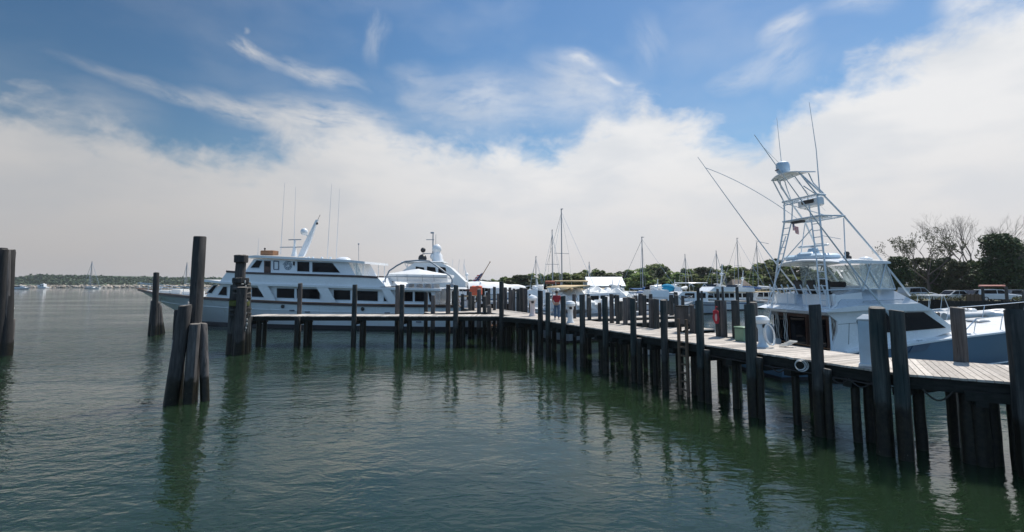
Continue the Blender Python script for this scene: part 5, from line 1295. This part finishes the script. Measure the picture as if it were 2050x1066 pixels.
# yacht with flying bridge hidden partly behind the big yacht
by = cruiser(815, 58, 180, 16, 5.0, 'white flybridge yacht with wide hardtop and dark mast behind the big yacht', top=6.35, hard=True, sheer=(1.9, 2.9), windows=5)
mb = MB(); hx = lambda px: -(XY(px, 58) - XY(815, 58))
Z = lambda py, Y=58: 4 + (567 - py) / K0 * Y
mb.tube([(hx(866), 0, Z(530)), (hx(865.5), 0, Z(466))], [.1, .06], 7); mb.tube([(hx(852), 0, Z(480)), (hx(868), 0, Z(480))], .05, 5); mb.tube([(hx(845), 0, Z(508)), (hx(866), 0, Z(508))], .05, 5); mb.tube([(hx(872), .3, Z(502)), (hx(872), .3, Z(470))], .025, 5); mb.bbox((hx(864), 0, Z(466)), (.4, .2, .2), .04)
mb.build('signal_mast', M_GREYTUBE, by)
mb = MB(); mb.ball((hx(845), 0, Z(518)), .5, 10, 8); mb.ball((hx(846), 0, Z(501)), .3, 8, 6); mb.build('dark_cover', M_BLACK, by)
mb = MB(); mb.ball((hx(874), .2, Z(499)), (.55, .5, .55), 14, 10); mb.ball((hx(872), -.3, Z(514)), (.75, .7, .5), 14, 10); mb.tube([(hx(874), .2, Z(505)), (hx(878), .1, Z(535))], [.4, .8], 10); mb.build('satellite_dome', M_WHITE, by)
mb = MB(); mb.side([(hx(800), Z(552)), (hx(835), Z(528)), (hx(880), Z(524)), (hx(905), Z(537)), (hx(935), Z(565)), (hx(935), Z(580)), (hx(790), Z(580))], -1.9, 1.9); mb.build('upper_deckhouse', M_WHITE, by, smooth=0)
mb = MB()
for sg in (-1, 1):
    for a, b_ in ((838, 856), (860, 878), (882, 898)):
        MB().side([(hx(a), Z(547)), (hx(b_), Z(549)), (hx(b_ - 2), Z(537)), (hx(a), Z(535))], sg * 1.9, sg * 1.93).build('upper_window', M_GLASS, by, smooth=0)
for a in (905, 918, 928): mb.tube([(hx(a), .5, Z(548)), (hx(a + 2), .5, Z(520))], .02, 5)
mb.build('whip_antenna', M_TUBE, by)
cruiser(968, 66, 5, 13, 4.2, 'white motor yacht with black window band behind the drooping flag', top=5.0, fly=False, windows=1, sheer=(2.4, 3.0), hullm=M_WHITE, mast=6.5)
# boat under a long white awning
tw = cruiser(1008, 45, 8, 9.5, 2.9, 'open white launch under a long tapering white awning', fly=False, windows=2, sheer=(1.0, 1.5))
mb = MB(); L = []
for k in range(17):
    f = k / 16; x = -3.2 + 5.2 * f; w_ = 1.5 * (1 - .85 * max(0, f - .45) / .55); zt = 4.15 - .42 * max(0, f - .35) / .65 - .05 * math.cos(f * 18)
    L.append([V(x, w_, zt - .62 + .2 * f), V(x, w_ * .7, zt - .15), V(x, 0, zt), V(x, -w_ * .7, zt - .15), V(x, -w_, zt - .62 + .2 * f), V(x, 0, zt - .1)])
mb.loft(L).build('awning', M_CANVAS, tw, smooth=60)
mb = MB()
for k in range(5):
    x = -2.9 + 1.1 * k
    for sg in (-1, 1): mb.tube([(x, sg * 1.2, 1.0), (x, sg * 1.2, 3.55)], .03, 5)
mb.build('awning_pole', M_STEEL, tw)
# pale blue workboat with crumpled cover beside the finger dock
t_ = cruiser(1196, 38, 40, 9.5, 3.4, 'pale blue boat under heaps of crumpled white canvas by the finger dock', fly=False, hullm=M_GREYHULL, sheer=(1.9, 2.5), windows=3)
rr = random.Random(21); mb = MB(); L = []
for i in range(26):
    f = i / 25; l = []
    for j in range(19):
        a = -.25 + 3.64 * j / 18; r = 1.5 * (1 + rr.uniform(-.2, .2)); l.append(V(-4 + 6.6 * f + rr.uniform(-.12, .12), 1.6 * math.cos(a) * (1 + rr.uniform(-.1, .1)), 2.35 + max(-.2, math.sin(a)) * (.75 + .45 * math.sin(f * 9) ** 2) * (1 + rr.uniform(-.28, .28))))
    L.append(l)
mb.loft(L).build('crumpled_cover', M_CANVAS, t_, smooth=25)
cr_ = cruiser(1140, 44, 165, 9, 3.0, 'white lobster boat with tan canvas top and rusty trim left of the crumpled cover', fly=False, sheer=(1.3, 2.0), windows=3)
mb = MB(); mb.bbox((-.2, 0, 4.15), (2.6, 2.6, .16), .06); mb.build('canvas_top', M_TAN, cr_); mb = MB(); mb.bbox((1.5, 0, 4.05), (.9, 2.5, .3), .08); mb.build('rolled_canvas', mat('rust_canvas', (.3, .1, .06), .9, var=.2), cr_)
[MB().tube([(x, y, 1.2), (x, y, 4.1)], .03, 5).build('canvas_post', M_STEEL, cr_) for x in (-1.4, 1.0) for y in (-1.2, 1.2)]
cruiser(1268, 34, 205, 5.6, 2.0, 'small white skiff with grey sides tied at the finger dock', fly=False, hullm=M_GREYHULL, sheer=(.7, 1.15), windows=1)
def dinghy(px, Y, hd_, L, B, label, m, console=False, frame=False, z=0.0, name='inflatable_boat', group='inflatable boats'):
    t = thing(name, label, 'inflatable boat', (XY(px, Y), Y, z), R(hd_), group); mb = MB()
    r = B * .16; pts = []
    for sg, order in ((-1, 0), (1, 1)):
        side = [(-L / 2 + L * .72 * k / 6, sg * (B / 2 - r), r + .32 + .02 * k) for k in range(7)] + [(L * .32, sg * (B / 2 - r) * .85, r + .5), (L * .42, sg * (B / 2 - r) * .5, r + .62)]
        pts += side + [(L * .46, 0, r + .66)] if sg < 0 else list(reversed(side))
    mb.tube(pts, r, 10); mb.build('tube', m, t, smooth=60)
    mb = MB(); Hh = Hull(L * .92, L * .8, B * .8, lambda q: .55 + .25 * (q / L) ** 2, zb=.05, n=14, draft=.3); o = Hh.topsides().build('hull', M_WHITE, t); o.location = (-L / 2 + .1, 0, 0)
    mb = MB(); o = Hh.bottom().build('keel', M_GREYHULL, t); o.location = (-L / 2 + .1, 0, 0)
    mb = MB(); mb.bbox((-L / 2 + .05, 0, .9), (.45, .4, .55), .1); mb.box((-L / 2 + .0, 0, .4), (.2, .2, .8)); mb.build('outboard_motor', M_BLACK, t)
    if console:
        mb = MB(); mb.bbox((-L * .02, 0, 1.05), (.7, .9, .9), .1); cs = mb.build('console', M_WHITE, t)
        mb = MB(); mb.torus((-L * .02 - .42, 0, 1.45), .2, .025, Matrix.Rotation(R(65), 3, 'Y')); mb.build('steering_wheel', M_BLACK, cs)
        mb = MB(); mb.bbox((-L * .2, 0, 1.0), (.5, 1.0, .5), .08); mb.bbox((-L * .2 - .25, 0, 1.4), (.12, 1.0, .5), .05); mb.build('seat', M_WHITE, t)
    if frame:
        mb = MB()
        for sg in (-1, 1):
            mb.tube([(-L * .25, sg * .7, .8), (-L * .2, sg * .65, 2.6), (L * .08, sg * .6, 2.65), (L * .16, sg * .7, .9)], .04, 6); mb.tube([(-L * .02, sg * .65, .8), (L * .05, sg * .6, 2.6)], .03, 6)
        mb.tube([(-L * .2, -.65, 2.6), (-L * .2, .65, 2.6)], .04, 6); mb.build('t_top_frame', M_TUBE, t)
        mb = MB(); mb.bbox((-L * .06, 0, 2.68), (L * .34, 1.5, .08), .03); mb.build('t_top', M_WHITE, t)
        mb = MB(); mb.box((L * .02, 0, 1.5), (.04, 1.1, 1.4)); mb.build('spray_curtain', M_GLASS, t)
    return t
dinghy(1330, 29, 10, 3.2, 1.6, 'white inflatable dinghy whose round bow shows between the pilings', M_WHITE)
dinghy(1940, 50, 4, 7.4, 2.5, 'long pale inflatable boat with console on the right shore', M_RIB, console=True)
dinghy(1868, 55, 8, 6.6, 2.3, 'inflatable boat with white frame and dark curtain beside the fairing', M_RIB, console=False, frame=True)
dinghy(2052, 47, 150, 6.0, 2.4, 'white inflatable boat cut off by the right frame edge', M_WHITE, console=True)
cruiser(1366, 66, 200, 10.5, 3.6, 'grey hulled express cruiser with bluish windscreen left of the trawler', fly=False, hullm=M_GREYHULL, windows=2, sheer=(1.5, 2.2), hard=True, top=4.0)
cruiser(1418, 75, 195, 13, 4.2, 'white trawler yacht with square dark windows and flybridge', trim=True, windows=5, mast=6.8, sheer=(1.3, 2.3))
cruiser(1462, 80, 190, 12, 4.0, 'cream trawler yacht with teak rails in front of the brown roofed hut', trim=True, windows=4, mast=6.0, sheer=(1.2, 2.2))
cruiser(1520, 84, 180, 10, 3.6, 'low tan decked boat behind the far pilings right of the hut', fly=False, trim=True, sheer=(1.2, 1.8))
for k, (px, Y, hd_, L_, f_) in enumerate(((1232, 84, 60, 8, True), (1262, 90, 100, 9, False), (1318, 86, 70, 8.5, True), (1345, 96, 90, 9, True), (1205, 92, 100, 8, False), (1092, 78, 40, 9, True), (1050, 84, 20, 9, False), (1300, 74, 110, 7.5, False))):
    cruiser(px, Y, hd_, L_, 3.1, ['small white flybridge boat below the right end of the shed roof', 'small white cabin boat right of the shed roof', 'small white flybridge boat below the turquoise cover', 'white flybridge boat just left of the grey express cruiser', 'small white cabin boat below the shed roof', 'white flybridge boat left of the tallest mast', 'white cabin boat behind the end of the long awning', 'low white cabin boat under the blue sail cover'][k], fly=f_, windows=2, mast=4.6 if f_ else 0)
rr = random.Random(55)
for k, px in enumerate((1080, 1118, 1158, 1218, 1248, 1281, 1306, 1332)):
    cruiser(px, 58 + rr.uniform(-4, 12), rr.choice((20, 75, 100, 160, 200)), rr.uniform(6.5, 8.5), 2.8, 'small white boat in the crowded berths behind the long dock', fly=k % 3 == 0, windows=2, mast=4.4 if k % 3 == 0 else 0, hullm=(M_WHITE, M_WHITE, M_BLUEHULL, M_GREYHULL)[k % 4], group='small boats crowded in the berths behind the long dock')
cruiser(85, 380, 175, 9, 3, 'far white motor boat with high cabin beside the breakwater', fly=True, windows=2)
cruiser(42, 318, 0, 13, 2.6, 'far long low white boat near the left pile cluster', fly=False, windows=1, sheer=(.9, 1.2))
# loose mooring posts out among the berths
rr = random.Random(77)
def posts(lst, label, group):
    for px, Y, ty in lst:
        x = XY(px, Y); mb = MB(); pile(mb, 0, 0, -1.2, height_at(x, Y, ty), .13 + rr.uniform(-.02, .03), n=8)
        tag(mb.build('mooring_post', M_PILE_OLD if rr.random() < .6 else M_PILE, None, loc=(x, Y, 0)), label, 'post', group)
posts([(px, 40 + rr.uniform(-2, 7), 574 + rr.uniform(-3, 6)) for px in (968, 979, 990, 1012, 1021, 1029, 1037, 1048)], 'grey mooring post in the thicket of posts beneath the long white awning', 'mooring posts below the awning')
posts([(px, 33 + rr.uniform(-1, 9), 588 + rr.uniform(-3, 6)) for px in (1200, 1272, 1282, 1343, 1352)], 'grey mooring post behind the finger docks, left of the red bag', 'mooring posts behind the finger docks')
posts([(px, 45 + rr.uniform(-2, 9), 578 + rr.uniform(-3, 8)) for px in (1397, 1404, 1436, 1446, 1475, 1496, 1503)], 'dark thin mooring post in front of the trawlers', 'mooring posts in front of the trawlers')
posts([(1966, 60, 575), (2013, 60, 575), (2046, 61, 583)], 'dark shore post standing in front of the parked cars', 'shore posts in front of the cars')
# ------------------------------------------------------------------ land
GZ = 1.6
shore = [(39, 61), (60, 58.5), (130, 57), (700, 60), (900, 900), (300, 1400), (-40, 1100), (-60, 420), (-14, 190), (-4, 128), (14, 116), (40, 112), (46, 90)]
mb = MB(); mb.plan(shore, -2, GZ); tag(mb.build('ground', M_GRASS, None, smooth=0), 'grassy shore ground behind the marina', 'ground', kind='structure')
mb = MB()
for k in range(110):
    a = 39.2 + k * .62; mb.box((a + .3, max(57.3, 61 - (a - 39) * .115) - .1, .75), (.58, .14, 2.3 + random.uniform(-.05, .05)), rz=-.115 if a < 68 else 0)
tag(mb.build('bulkhead', M_STRING, None, smooth=0), 'dark timber bulkhead holding the shore below the parked cars', 'retaining wall')
# far hill and breakwater
import mathutils
nz = mathutils.noise
def hill_h(x):
    px = CX + K0 * x / 800
    tab = [(-400, 8), (0, 14), (40, 17.5), (110, 18.5), (160, 18), (230, 14.5), (330, 13.5), (440, 11.5), (700, 9), (1000, 6), (1200, 3)]
    return lerp_tab(tab, px)
mb = MB(); nx, ny = 120, 8; L = []
for j in range(ny + 1):
    y = 720 + 30 * j; row = []
    for i in range(nx + 1):
        x = -1300 + 1500 * i / nx; f = math.sin(min(1, j / 4) * math.pi / 2); row.append(V(x, y, -.5 + hill_h(x) * .93 * f + (.5 * nz.noise(V(x * .02, y * .02, 0)))))
    L.append(row)
mb.loft(L, closed=False, cap=False); tag(mb.build('hill', mat('far_hill_ground', (.04, .072, .03), .95, var=.3, scale=.05), None), 'low wooded far shore hill', 'hill', kind='structure')
mb = MB(); mb.plan([(-1300, 700), (200, 700), (200, 722), (-1300, 722)], -1, .9); tag(mb.build('beach', mat('pale_sand', (.42, .38, .31), .95, var=.15, scale=.05), None, smooth=0), 'pale sand beach along the far shore', 'beach', kind='structure')
# far woods: many small crowns, one mass
rr = random.Random(31); mb = MB()
def clump(mb, c, r, n, s, rr, flat=.75):
    for _ in range(n):
        d = V(rr.gauss(0, 1), rr.gauss(0, 1), rr.gauss(0, 1)); d.normalize(); p = V(*c) + V(d.x * r, d.y * r, d.z * r * flat) * (rr.random() ** .35)
        a = V(rr.gauss(0, 1), rr.gauss(0, 1), rr.gauss(0, 1)).normalized(); b = (d * .8 + V(0, 0, .5) + V(rr.gauss(0, .4), rr.gauss(0, .4), rr.gauss(0, .4))).cross(a)
        if b.length < 1e-3: continue
        b.normalize(); a = a * s * rr.uniform(.6, 1.3); b = b * s * rr.uniform(.5, 1.1)
        mb.quad(p - a * .5, p + b * .5, p + a * .6, p - b * .5)
for k in range(2600):
    x = -760 + 900 * rr.random(); j = rr.random() ** .8; y = 726 + 70 * j; f = math.sin(min(1, (y - 720) / 120) * math.pi / 2)
    h = hill_h(x) * .88 * f + .9 + rr.uniform(-.8, .9); clump(mb, (x, y, h), rr.uniform(3.2, 5.2), 12, 4.2, rr)
tag(mb.build('far_woods', leaf_mat('far_leaves', (.036, .066, .026), (.052, .088, .034), .15), None, smooth=0, fix=False), 'green woods covering the far shore hill', 'woods', kind='stuff')
rr = random.Random(8); mb = MB()
for k in range(700):
    x = -420 + 330 * rr.random(); s = rr.uniform(.7, 1.6); t = rr.random()
    mb.ball((x, 398 + 7 * t, 2.3 * math.sin(t * 2.6) * .8 + rr.uniform(-.4, .2)), (s, s * rr.uniform(.7, 1.2), s * rr.uniform(.5, .8)), 6, 4, Matrix.Rotation(rr.random() * 6, 3, 'Z'))
tag(mb.build('breakwater', M_STONE, None, smooth=0), 'long low tan stone breakwater across the left background', 'breakwater')
# ------------------------------------------------------------------ trees
def limb(mb, p, d, r, L, rr, depth, out, spread=.5, up=.25, n=5, ratio=.68):
    pts = [p]; q = V(*p); dd = V(*d)
    for k in range(3): dd = (dd + V(rr.uniform(-.18, .18), rr.uniform(-.18, .18), rr.uniform(-.05, .14))).normalized(); q = q + dd * (L / 3); pts.append(q)
    mb.tube(pts, [r, r * .85, r * .72, r * .58], n, cap=depth == 0)
    out.append((q, r))
    if depth > 0:
        for k in range(rr.choice((2, 3, 3))):
            e = (dd + V(rr.uniform(-1, 1), rr.uniform(-1, 1), rr.uniform(-.25, .5) + up) * spread).normalized()
            limb(mb, pts[rr.choice((2, 3, 3))], e, r * .56, L * ratio * rr.uniform(.8, 1.15), rr, depth - 1, out, spread, up, max(3, n - 1), ratio)
def tree_meshes(seed, H, Rr, n, leaf, mleaf, shape='round', gap=.35, base=.2):
    rr = random.Random(seed); tr = MB(); ends = []
    tr.tube([(0, 0, -.3), (rr.uniform(-.1, .1), rr.uniform(-.1, .1), H * .3), (rr.uniform(-.3, .3), rr.uniform(-.3, .3), H * .6)], [H * .03, H * .022, H * .012], 8)
    for k in range(7):
        a = k * 2.4 + rr.random(); limb(tr, V(0, 0, H * (.22 + .05 * k)), V(math.cos(a), math.sin(a), .6).normalized(), H * .012, H * .24, rr, 1, ends)
    cr = MB(); nb = 34 if n < 3000 else 90
    for k in range(nb):
        f = rr.random(); z = H * (base + (1 - base) * f); w = Rr * (math.sqrt(max(.02, 1 - ((f - .42) / .62) ** 2)) if shape == 'round' else max(.12, (1 - f) ** .8 * 1.1))
        a = rr.random() * 6.2832; q = w * rr.random() ** .4 * .78; r = Rr * (rr.uniform(.22, .38) if n < 3000 else rr.uniform(.2, .44)) * (.7 + .5 * (1 - f))
        clump(cr, (q * math.cos(a), q * math.sin(a), min(z, H - r * .6)), r, n // nb, leaf, rr)
    return tr.mesh('trunk', M_BARK, 50), cr.mesh('crown', mleaf, 0)
def place_tree(ms, x, y, s, label, group, cat='tree', rz=None, z=GZ, name='leafy_tree', sz=1.0, wide=(1, 1)):
    t = thing(name, label, cat, (x, y, z), random.uniform(0, 6.28) if rz is None else rz, group)
    for nm, me in zip(('trunk', 'crown'), ms):
        o = D.objects.new(nm, me); COL.objects.link(o); o.parent = t; o.scale = (s * wide[0], s * wide[1], s * sz)
    return t
K = [tree_meshes(100 + k, 8, 3.6, 2400, .62, (M_LEAF, M_LEAFM, M_LEAF, M_LEAFOL)[k]) for k in range(4)]
tops = [(985, 560), (1012, 556), (1040, 553), (1064, 556), (1090, 550), (1113, 549), (1138, 548), (1160, 549), (1182, 541), (1202, 545), (1225, 548), (1246, 546), (1268, 541), (1290, 540), (1311, 531), (1330, 537), (1350, 545), (1370, 541), (1392, 540), (1413, 538), (1434, 542), (1455, 535), (1476, 538), (1500, 541), (1524, 534), (1550, 524), (1576, 530), (1602, 538), (1630, 542), (1660, 540), (1690, 545), (1720, 540), (1752, 536)]
rr = random.Random(4)
for k, (px, ty) in enumerate(tops):
    Y = 150 + rr.uniform(-8, 14) if px < 1500 else 138 + rr.uniform(-8, 10); x = XY(px, Y); h = 4 + (567 - ty) / K0 * Y - GZ
    place_tree(K[k % 4], x, Y, h / 7.6, 'bushy green tree in the wooded bank behind the moored boats', 'trees of the wooded bank', wide=(rr.uniform(1.05, 1.75), rr.uniform(1.05, 1.75)))
for k in range(36):
    px = 1010 + 740 * (k + rr.uniform(-.4, .4)) / 36; Y = 128 + rr.uniform(-6, 6); h = rr.uniform(3.4, 4.9)
    place_tree(K[(k + 1) % 4], XY(px, Y), Y, h / 7.6, 'low green shrub tree at the foot of the wooded bank', 'shrubs at the foot of the wooded bank', 'shrub', name='shrub_tree', wide=(rr.uniform(1.3, 2.1), rr.uniform(1.3, 2.1)))
pm = tree_meshes(140, 9, 2.0, 1500, .5, M_LEAFD, 'cone'); 
place_tree(pm, XY(1555, 128), 128, .95, 'pointed tree rising above the wooded bank left of the tuna tower', None, name='conifer_tree')
place_tree(pm, XY(1038, 150), 150, .5, 'small pointed tree above the wooded bank left of the tallest mast', None, name='conifer_tree')
# right bank
place_tree(tree_meshes(201, 8.2, 3.2, 7000, .34, M_LEAFD, base=.05), XY(1802, 80), 80, .8, 'dark dense tree just right of the fishing boat hardtop', None)
place_tree(tree_meshes(202, 7.4, 3.4, 5000, .36, M_LEAFOL, base=.05), XY(1850, 88), 88, .92, 'olive tree behind the dark dense tree', None)
place_tree(tree_meshes(203, 7.2, 3.2, 4500, .36, M_LEAFD, base=.05), XY(1893, 84), 84, .92, 'dark round tree in front of the bare tree', None)
place_tree(tree_meshes(204, 6.2, 2.8, 3600, .36, M_LEAFOL, base=.05), XY(1925, 80), 80, .95, 'low olive tree left of the big dark maple', None)
place_tree(tree_meshes(205, 10.4, 4.4, 15000, .36, M_LEAFD, base=.06), XY(2003, 76), 76, .94, 'big dark leafy tree towering over the parked cars', None)
place_tree(tree_meshes(206, 9.2, 4.0, 9000, .36, M_LEAFD, base=.06), XY(2062, 79), 79, .95, 'dark leafy tree at the right frame edge', None)
place_tree(tree_meshes(207, 6.5, 3.2, 4200, .38, M_LEAFD, base=.03), XY(1960, 84), 84, .95, 'dark tree tucked behind the parked cars', None)
big = tree_meshes(208, 9.6, 4.2, 5000, .45, M_LEAFD, base=.05)
for k, (x, y) in enumerate(((86, 80), (93, 76), (101, 82), (109, 77), (118, 81), (127, 78))): place_tree(big, x, y, .9 + .05 * (k % 3), 'dark leafy tree in the row out past the right frame edge', 'row of trees past the right frame edge')
def bare_tree(x, y, H, seed, label, leaf_m=None, nl=0, depth=5, spread=.72, up=.25):
    rr = random.Random(seed); mb = MB(); ends = []
    mb.tube([(0, 0, -.3), (.1, 0, H * .12), (.05, .1, H * .24)], [H * .022, H * .018, H * .014], 8)
    for k in range(7):
        a = k * .9 + rr.uniform(-.3, .3); limb(mb, V(.05, .05, H * (.16 + .02 * k)), V(math.cos(a) * .95, math.sin(a) * .6, .75 + .2 * (k % 3)).normalized(), H * .0088, H * .27, rr, depth, ends, spread, up, 5, .69)
    t = thing('bare_tree' if not nl else 'sparse_tree', label, 'tree', (x, y, GZ))
    mb.build('trunk', M_TWIG, t, smooth=0, fix=False)
    if nl:
        cr = MB(); tips = [e for e in ends if e[1] < H * .004]
        for e in tips: clump(cr, e[0], .35, nl, .2, rr)
        cr.build('crown', leaf_m, t, smooth=0, fix=False)
    return t
bare_tree(XY(1950, 88), 88, 15.5, 301, 'bare grey branching tree rising behind the big dark tree', depth=6)
bare_tree(XY(1858, 83), 83, 12.5, 305, 'sparse pale green tree left of the bare tree', M_LEAFOL, 5, 4)
bare_tree(XY(2050, 96), 96, 11.5, 309, 'bare thin tree at the right frame edge')
# hedge and cars
def hedge(px0, px1, Y, h, label, m):
    rr = random.Random(int(px0)); x0, x1 = XY(px0, Y), XY(px1, Y); mb = MB()
    for k in range(int((x1 - x0) * 5)): clump(mb, (x0 + (x1 - x0) * rr.random(), Y + rr.uniform(-.4, .4), GZ + h * rr.uniform(.25, .85)), h * .35, 22, .17, rr)
    tag(mb.build('shore_bush', m, None, smooth=0, fix=False), label, 'bush')
hedge(1872, 1934, 61.8, .95, 'yellow green bush along the bulkhead behind the inflatable boats', M_LEAFY)
hedge(1800, 1862, 66, 1.2, 'green bush on the shore behind the framed inflatable boat', M_LEAFOL)
hedge(2030, 2075, 62, .8, 'low yellow green bush at the right frame edge', M_LEAFY)
def car(px, Y, rz, m, label, L=4.6, H=1.5, Wd=1.8, suv=False):
    t = thing('parked_car', label, 'car', (XY(px, Y), Y, GZ), rz, 'cars parked on the shore'); h = H
    body = [(-L / 2, .35), (-L / 2, h * .58), (-L * .42, h * .62), (-L * .05 if suv else -L * .1, h * .64), (L * .28, h * .62), (L * .47, h * .52), (L / 2, h * .42), (L / 2, .3)]
    mb = MB(); Ls = [[V(x, y * Wd / 2, z - (.06 if abs(y) == 1 and z > .5 else 0)) for x, z in body] for y in (-1, -.9, .9, 1)]; mb.loft(Ls); mb.build('body', m, t, smooth=30)
    cab = [(-L * (.47 if suv else .36), h * .6), (-L * (.42 if suv else .22), h * .97), (-L * .1, h), (L * .08, h * .97), (L * .25, h * .6)]
    mb = MB(); mb.loft([[V(x * (1 if abs(y) < 1 else .98), y * Wd * .43, z) for x, z in cab] for y in (-1, -.85, .85, 1)]); mb.build('cabin', m, t, smooth=30)
    for sg in (-1, 1):
        mb = MB(); mb.side([(-L * (.40 if suv else .27), h * .64), (-L * (.37 if suv else .2), h * .92), (-L * .06, h * .94), (-L * .05, h * .64)], sg * Wd * .431, sg * Wd * .44); mb.build('window', M_GLASS, t, smooth=0)
        mb = MB(); mb.side([(-L * .03, h * .64), (-L * .04, h * .94), (L * .07, h * .92), (L * .2, h * .64)], sg * Wd * .431, sg * Wd * .44); mb.build('window', M_GLASS, t, smooth=0)
        for x in (-L * .31, L * .31):
            mb = MB(); mb.lathe([(.18, -.1), (.33, -.1), (.34, -.04), (.34, .08), (.3, .1), (.18, .1)], (x, sg * Wd * .45, .33), 16, Matrix.Rotation(R(90), 3, 'X')); wh = mb.build('wheel', M_TIRE, t); mb = MB(); mb.lathe([(.02, -.115), (.19, -.112), (.19, .112), (.02, .115)], (x, sg * Wd * .45, .33), 12, Matrix.Rotation(R(90), 3, 'X')); mb.build('rim', M_STEEL, wh)
        mb = MB(); mb.bbox((L * .47, sg * Wd * .34, h * .45), (.12, .35, .14), .03); mb.build('headlight', M_PLASTIC, t)
    mb = MB(); mb.loft([[V(L * .1, y, h * .93), V(L * .24, y, h * .63), V(L * .25, y, h * .64), V(L * .11, y, h * .95)] for y in (-Wd * .36, Wd * .36)]); mb.build('windscreen', M_GLASS, t)
    return t
cpaint = lambda n, c: mat(n, c, .25, var=.05, coat=.6, metal=.0)
car(1834, 68, R(8), cpaint('silver_car_paint', (.4, .42, .44)), 'silver van parked left of the framed inflatable boat', 4.8, 1.85, 1.9, True)
car(1905, 67, R(185), cpaint('pale_car_paint', (.5, .5, .48)), 'pale car parked behind the yellow green bush', 4.5, 1.45)
car(1952, 66.5, R(10), cpaint('black_car_paint', (.015, .015, .017)), 'black car parked behind the dark shore post', 4.6, 1.5)
car(1992, 65.5, R(-20), cpaint('white_car_paint', (.7, .71, .72)), 'white car parked under the big dark tree', 4.7, 1.6, 1.85, True)
car(2036, 67, R(5), cpaint('grey_car_paint', (.16, .17, .18)), 'grey car parked near the right frame edge', 4.6, 1.55, 1.8, True)
mb = MB(); Yk = 69; x0 = XY(1968, Yk); L = []
for k in range(13):
    f = k / 12; w_ = .4 * math.sin(math.pi * max(.03, min(.97, f))) ** .6; L.append([V(-1.9 + 3.8 * f, w_, 0), V(-1.9 + 3.8 * f, w_ * .6, -.2), V(-1.9 + 3.8 * f, -w_ * .6, -.2), V(-1.9 + 3.8 * f, -w_, 0), V(-1.9 + 3.8 * f, 0, .08)])
t_ = thing('canoe', 'faded red canoe resting on a rack behind the white car', 'canoe', (XY(1985, Yk), Yk, GZ + 2.05), R(3)); mb.loft(L).build('hull', mat('faded_red_paint', (.5, .2, .16), .5, var=.15), t_)
rk = thing('canoe_rack', 'timber rack holding the faded red canoe behind the cars', 'rack', (XY(1985, Yk), Yk, GZ)); 
for x in (-1.2, 1.2):
    mb = MB(); mb.box((x, -.4, .92), (.09, .09, 1.84)); mb.box((x, .4, .92), (.09, .09, 1.84)); mb.build('post', M_STRING, rk, smooth=0); mb = MB(); mb.box((x, 0, 1.82), (.1, 1.0, .06)); mb.build('cross_bar', M_STRING, rk, smooth=0)
mb = MB(); x0, x1 = XY(1936, 61), XY(1966, 61); mb.box(((x0 + x1) / 2, 61.2, GZ + .35), (x1 - x0, .12, 1.3)); [mb.box((x0 + (x1 - x0) * k / 4, 61.12, GZ + .4), (.12, .1, 1.4)) for k in range(5)]
tag(mb.build('timber_screen', M_BRN, None, smooth=0), 'low brown timber screen on the shore left of the dark post', 'fence')
# ------------------------------------------------------------------ sheds
def shed(px0, px1, Y, eave, ridge, depth, label, wall_m, roof_m, hip=0.0):
    x0, x1 = XY(px0, Y), XY(px1, Y); w = x1 - x0; t = thing('shed', label, 'building', ((x0 + x1) / 2, Y + depth / 2, GZ)); h = w / 2; d = depth / 2; e = eave - GZ; r = ridge - GZ
    mb = MB(); mb.box((0, 0, e / 2 - .2), (w * .95, depth * .95, e + .4)); 
    if not hip: mb.loft([[V(sx * w * .475, -d * .95, e), V(sx * w * .475, d * .95, e), V(sx * w * .475, 0, r - .05)] for sx in (-1, 1)])
    mb.build('wall', wall_m, t, smooth=0)
    mb = MB(); hx_ = h - hip
    for sg in (-1, 1): mb.loft([[V(-h, sg * (d + .3), e - .05), V(-hx_, 0, r), V(-hx_, 0, r + .1), V(-h, sg * (d + .3), e + .06)], [V(h, sg * (d + .3), e - .05), V(hx_, 0, r), V(hx_, 0, r + .1), V(h, sg * (d + .3), e + .06)]])
    if hip:
        for sg in (-1, 1): mb.loft([[V(sg * h, -d - .3, e - .04), V(sg * hx_, -.02, r + .05), V(sg * hx_, .02, r + .05), V(sg * h, d + .3, e - .04)], [V(sg * h, -d - .3, e + .05), V(sg * hx_, -.02, r + .11), V(sg * hx_, .02, r + .11), V(sg * h, d + .3, e + .05)]])
    mb.build('roof', roof_m, t, smooth=0)
    mb = MB(); mb.box((-w * .2, -d * .95 - .02, 1.0), (.9, .06, 2.0)); dd = mb.build('door', M_BRN, t, smooth=0)
    for k in (.1, .3):
        mb = MB(); mb.box((w * k, -d * .95 - .02, 1.4), (.8, .05, .8)); mb.build('window', M_GLASS, t, smooth=0)
    return t
shed(1176, 1252, 112, 3.3, 5.3, 7, 'long shed with white metal roof at the foot of the wooded bank', M_WHITE2, M_METALROOF)
shed(1466, 1507, 112, 3.0, 4.7, 4.5, 'small hut with brown shingle roof and barn red walls behind the trawlers', M_REDWALL, M_SHINGLE, hip=.9)

# ------------------------------------------------------------------ thin summer haze over the harbour
m = D.materials.new('summer_haze'); m.use_nodes = True; t = NT(m.node_tree); t.n.remove(t.n['Principled BSDF'])
pv = t.new('ShaderNodeVolumePrincipled'); pv.inputs['Color'].default_value = (.86, .9, .95, 1); pv.inputs['Density'].default_value = .00014; pv.inputs['Anisotropy'].default_value = .2
t.link(pv.outputs[0], t.n['Material Output'].inputs['Volume'])
mb = MB(); mb.box((0, 1500, 11.5), (20000, 22000, 29)); tag(mb.build('haze', m, None, smooth=0), 'thin pale summer haze over the harbour', 'haze', kind='stuff')
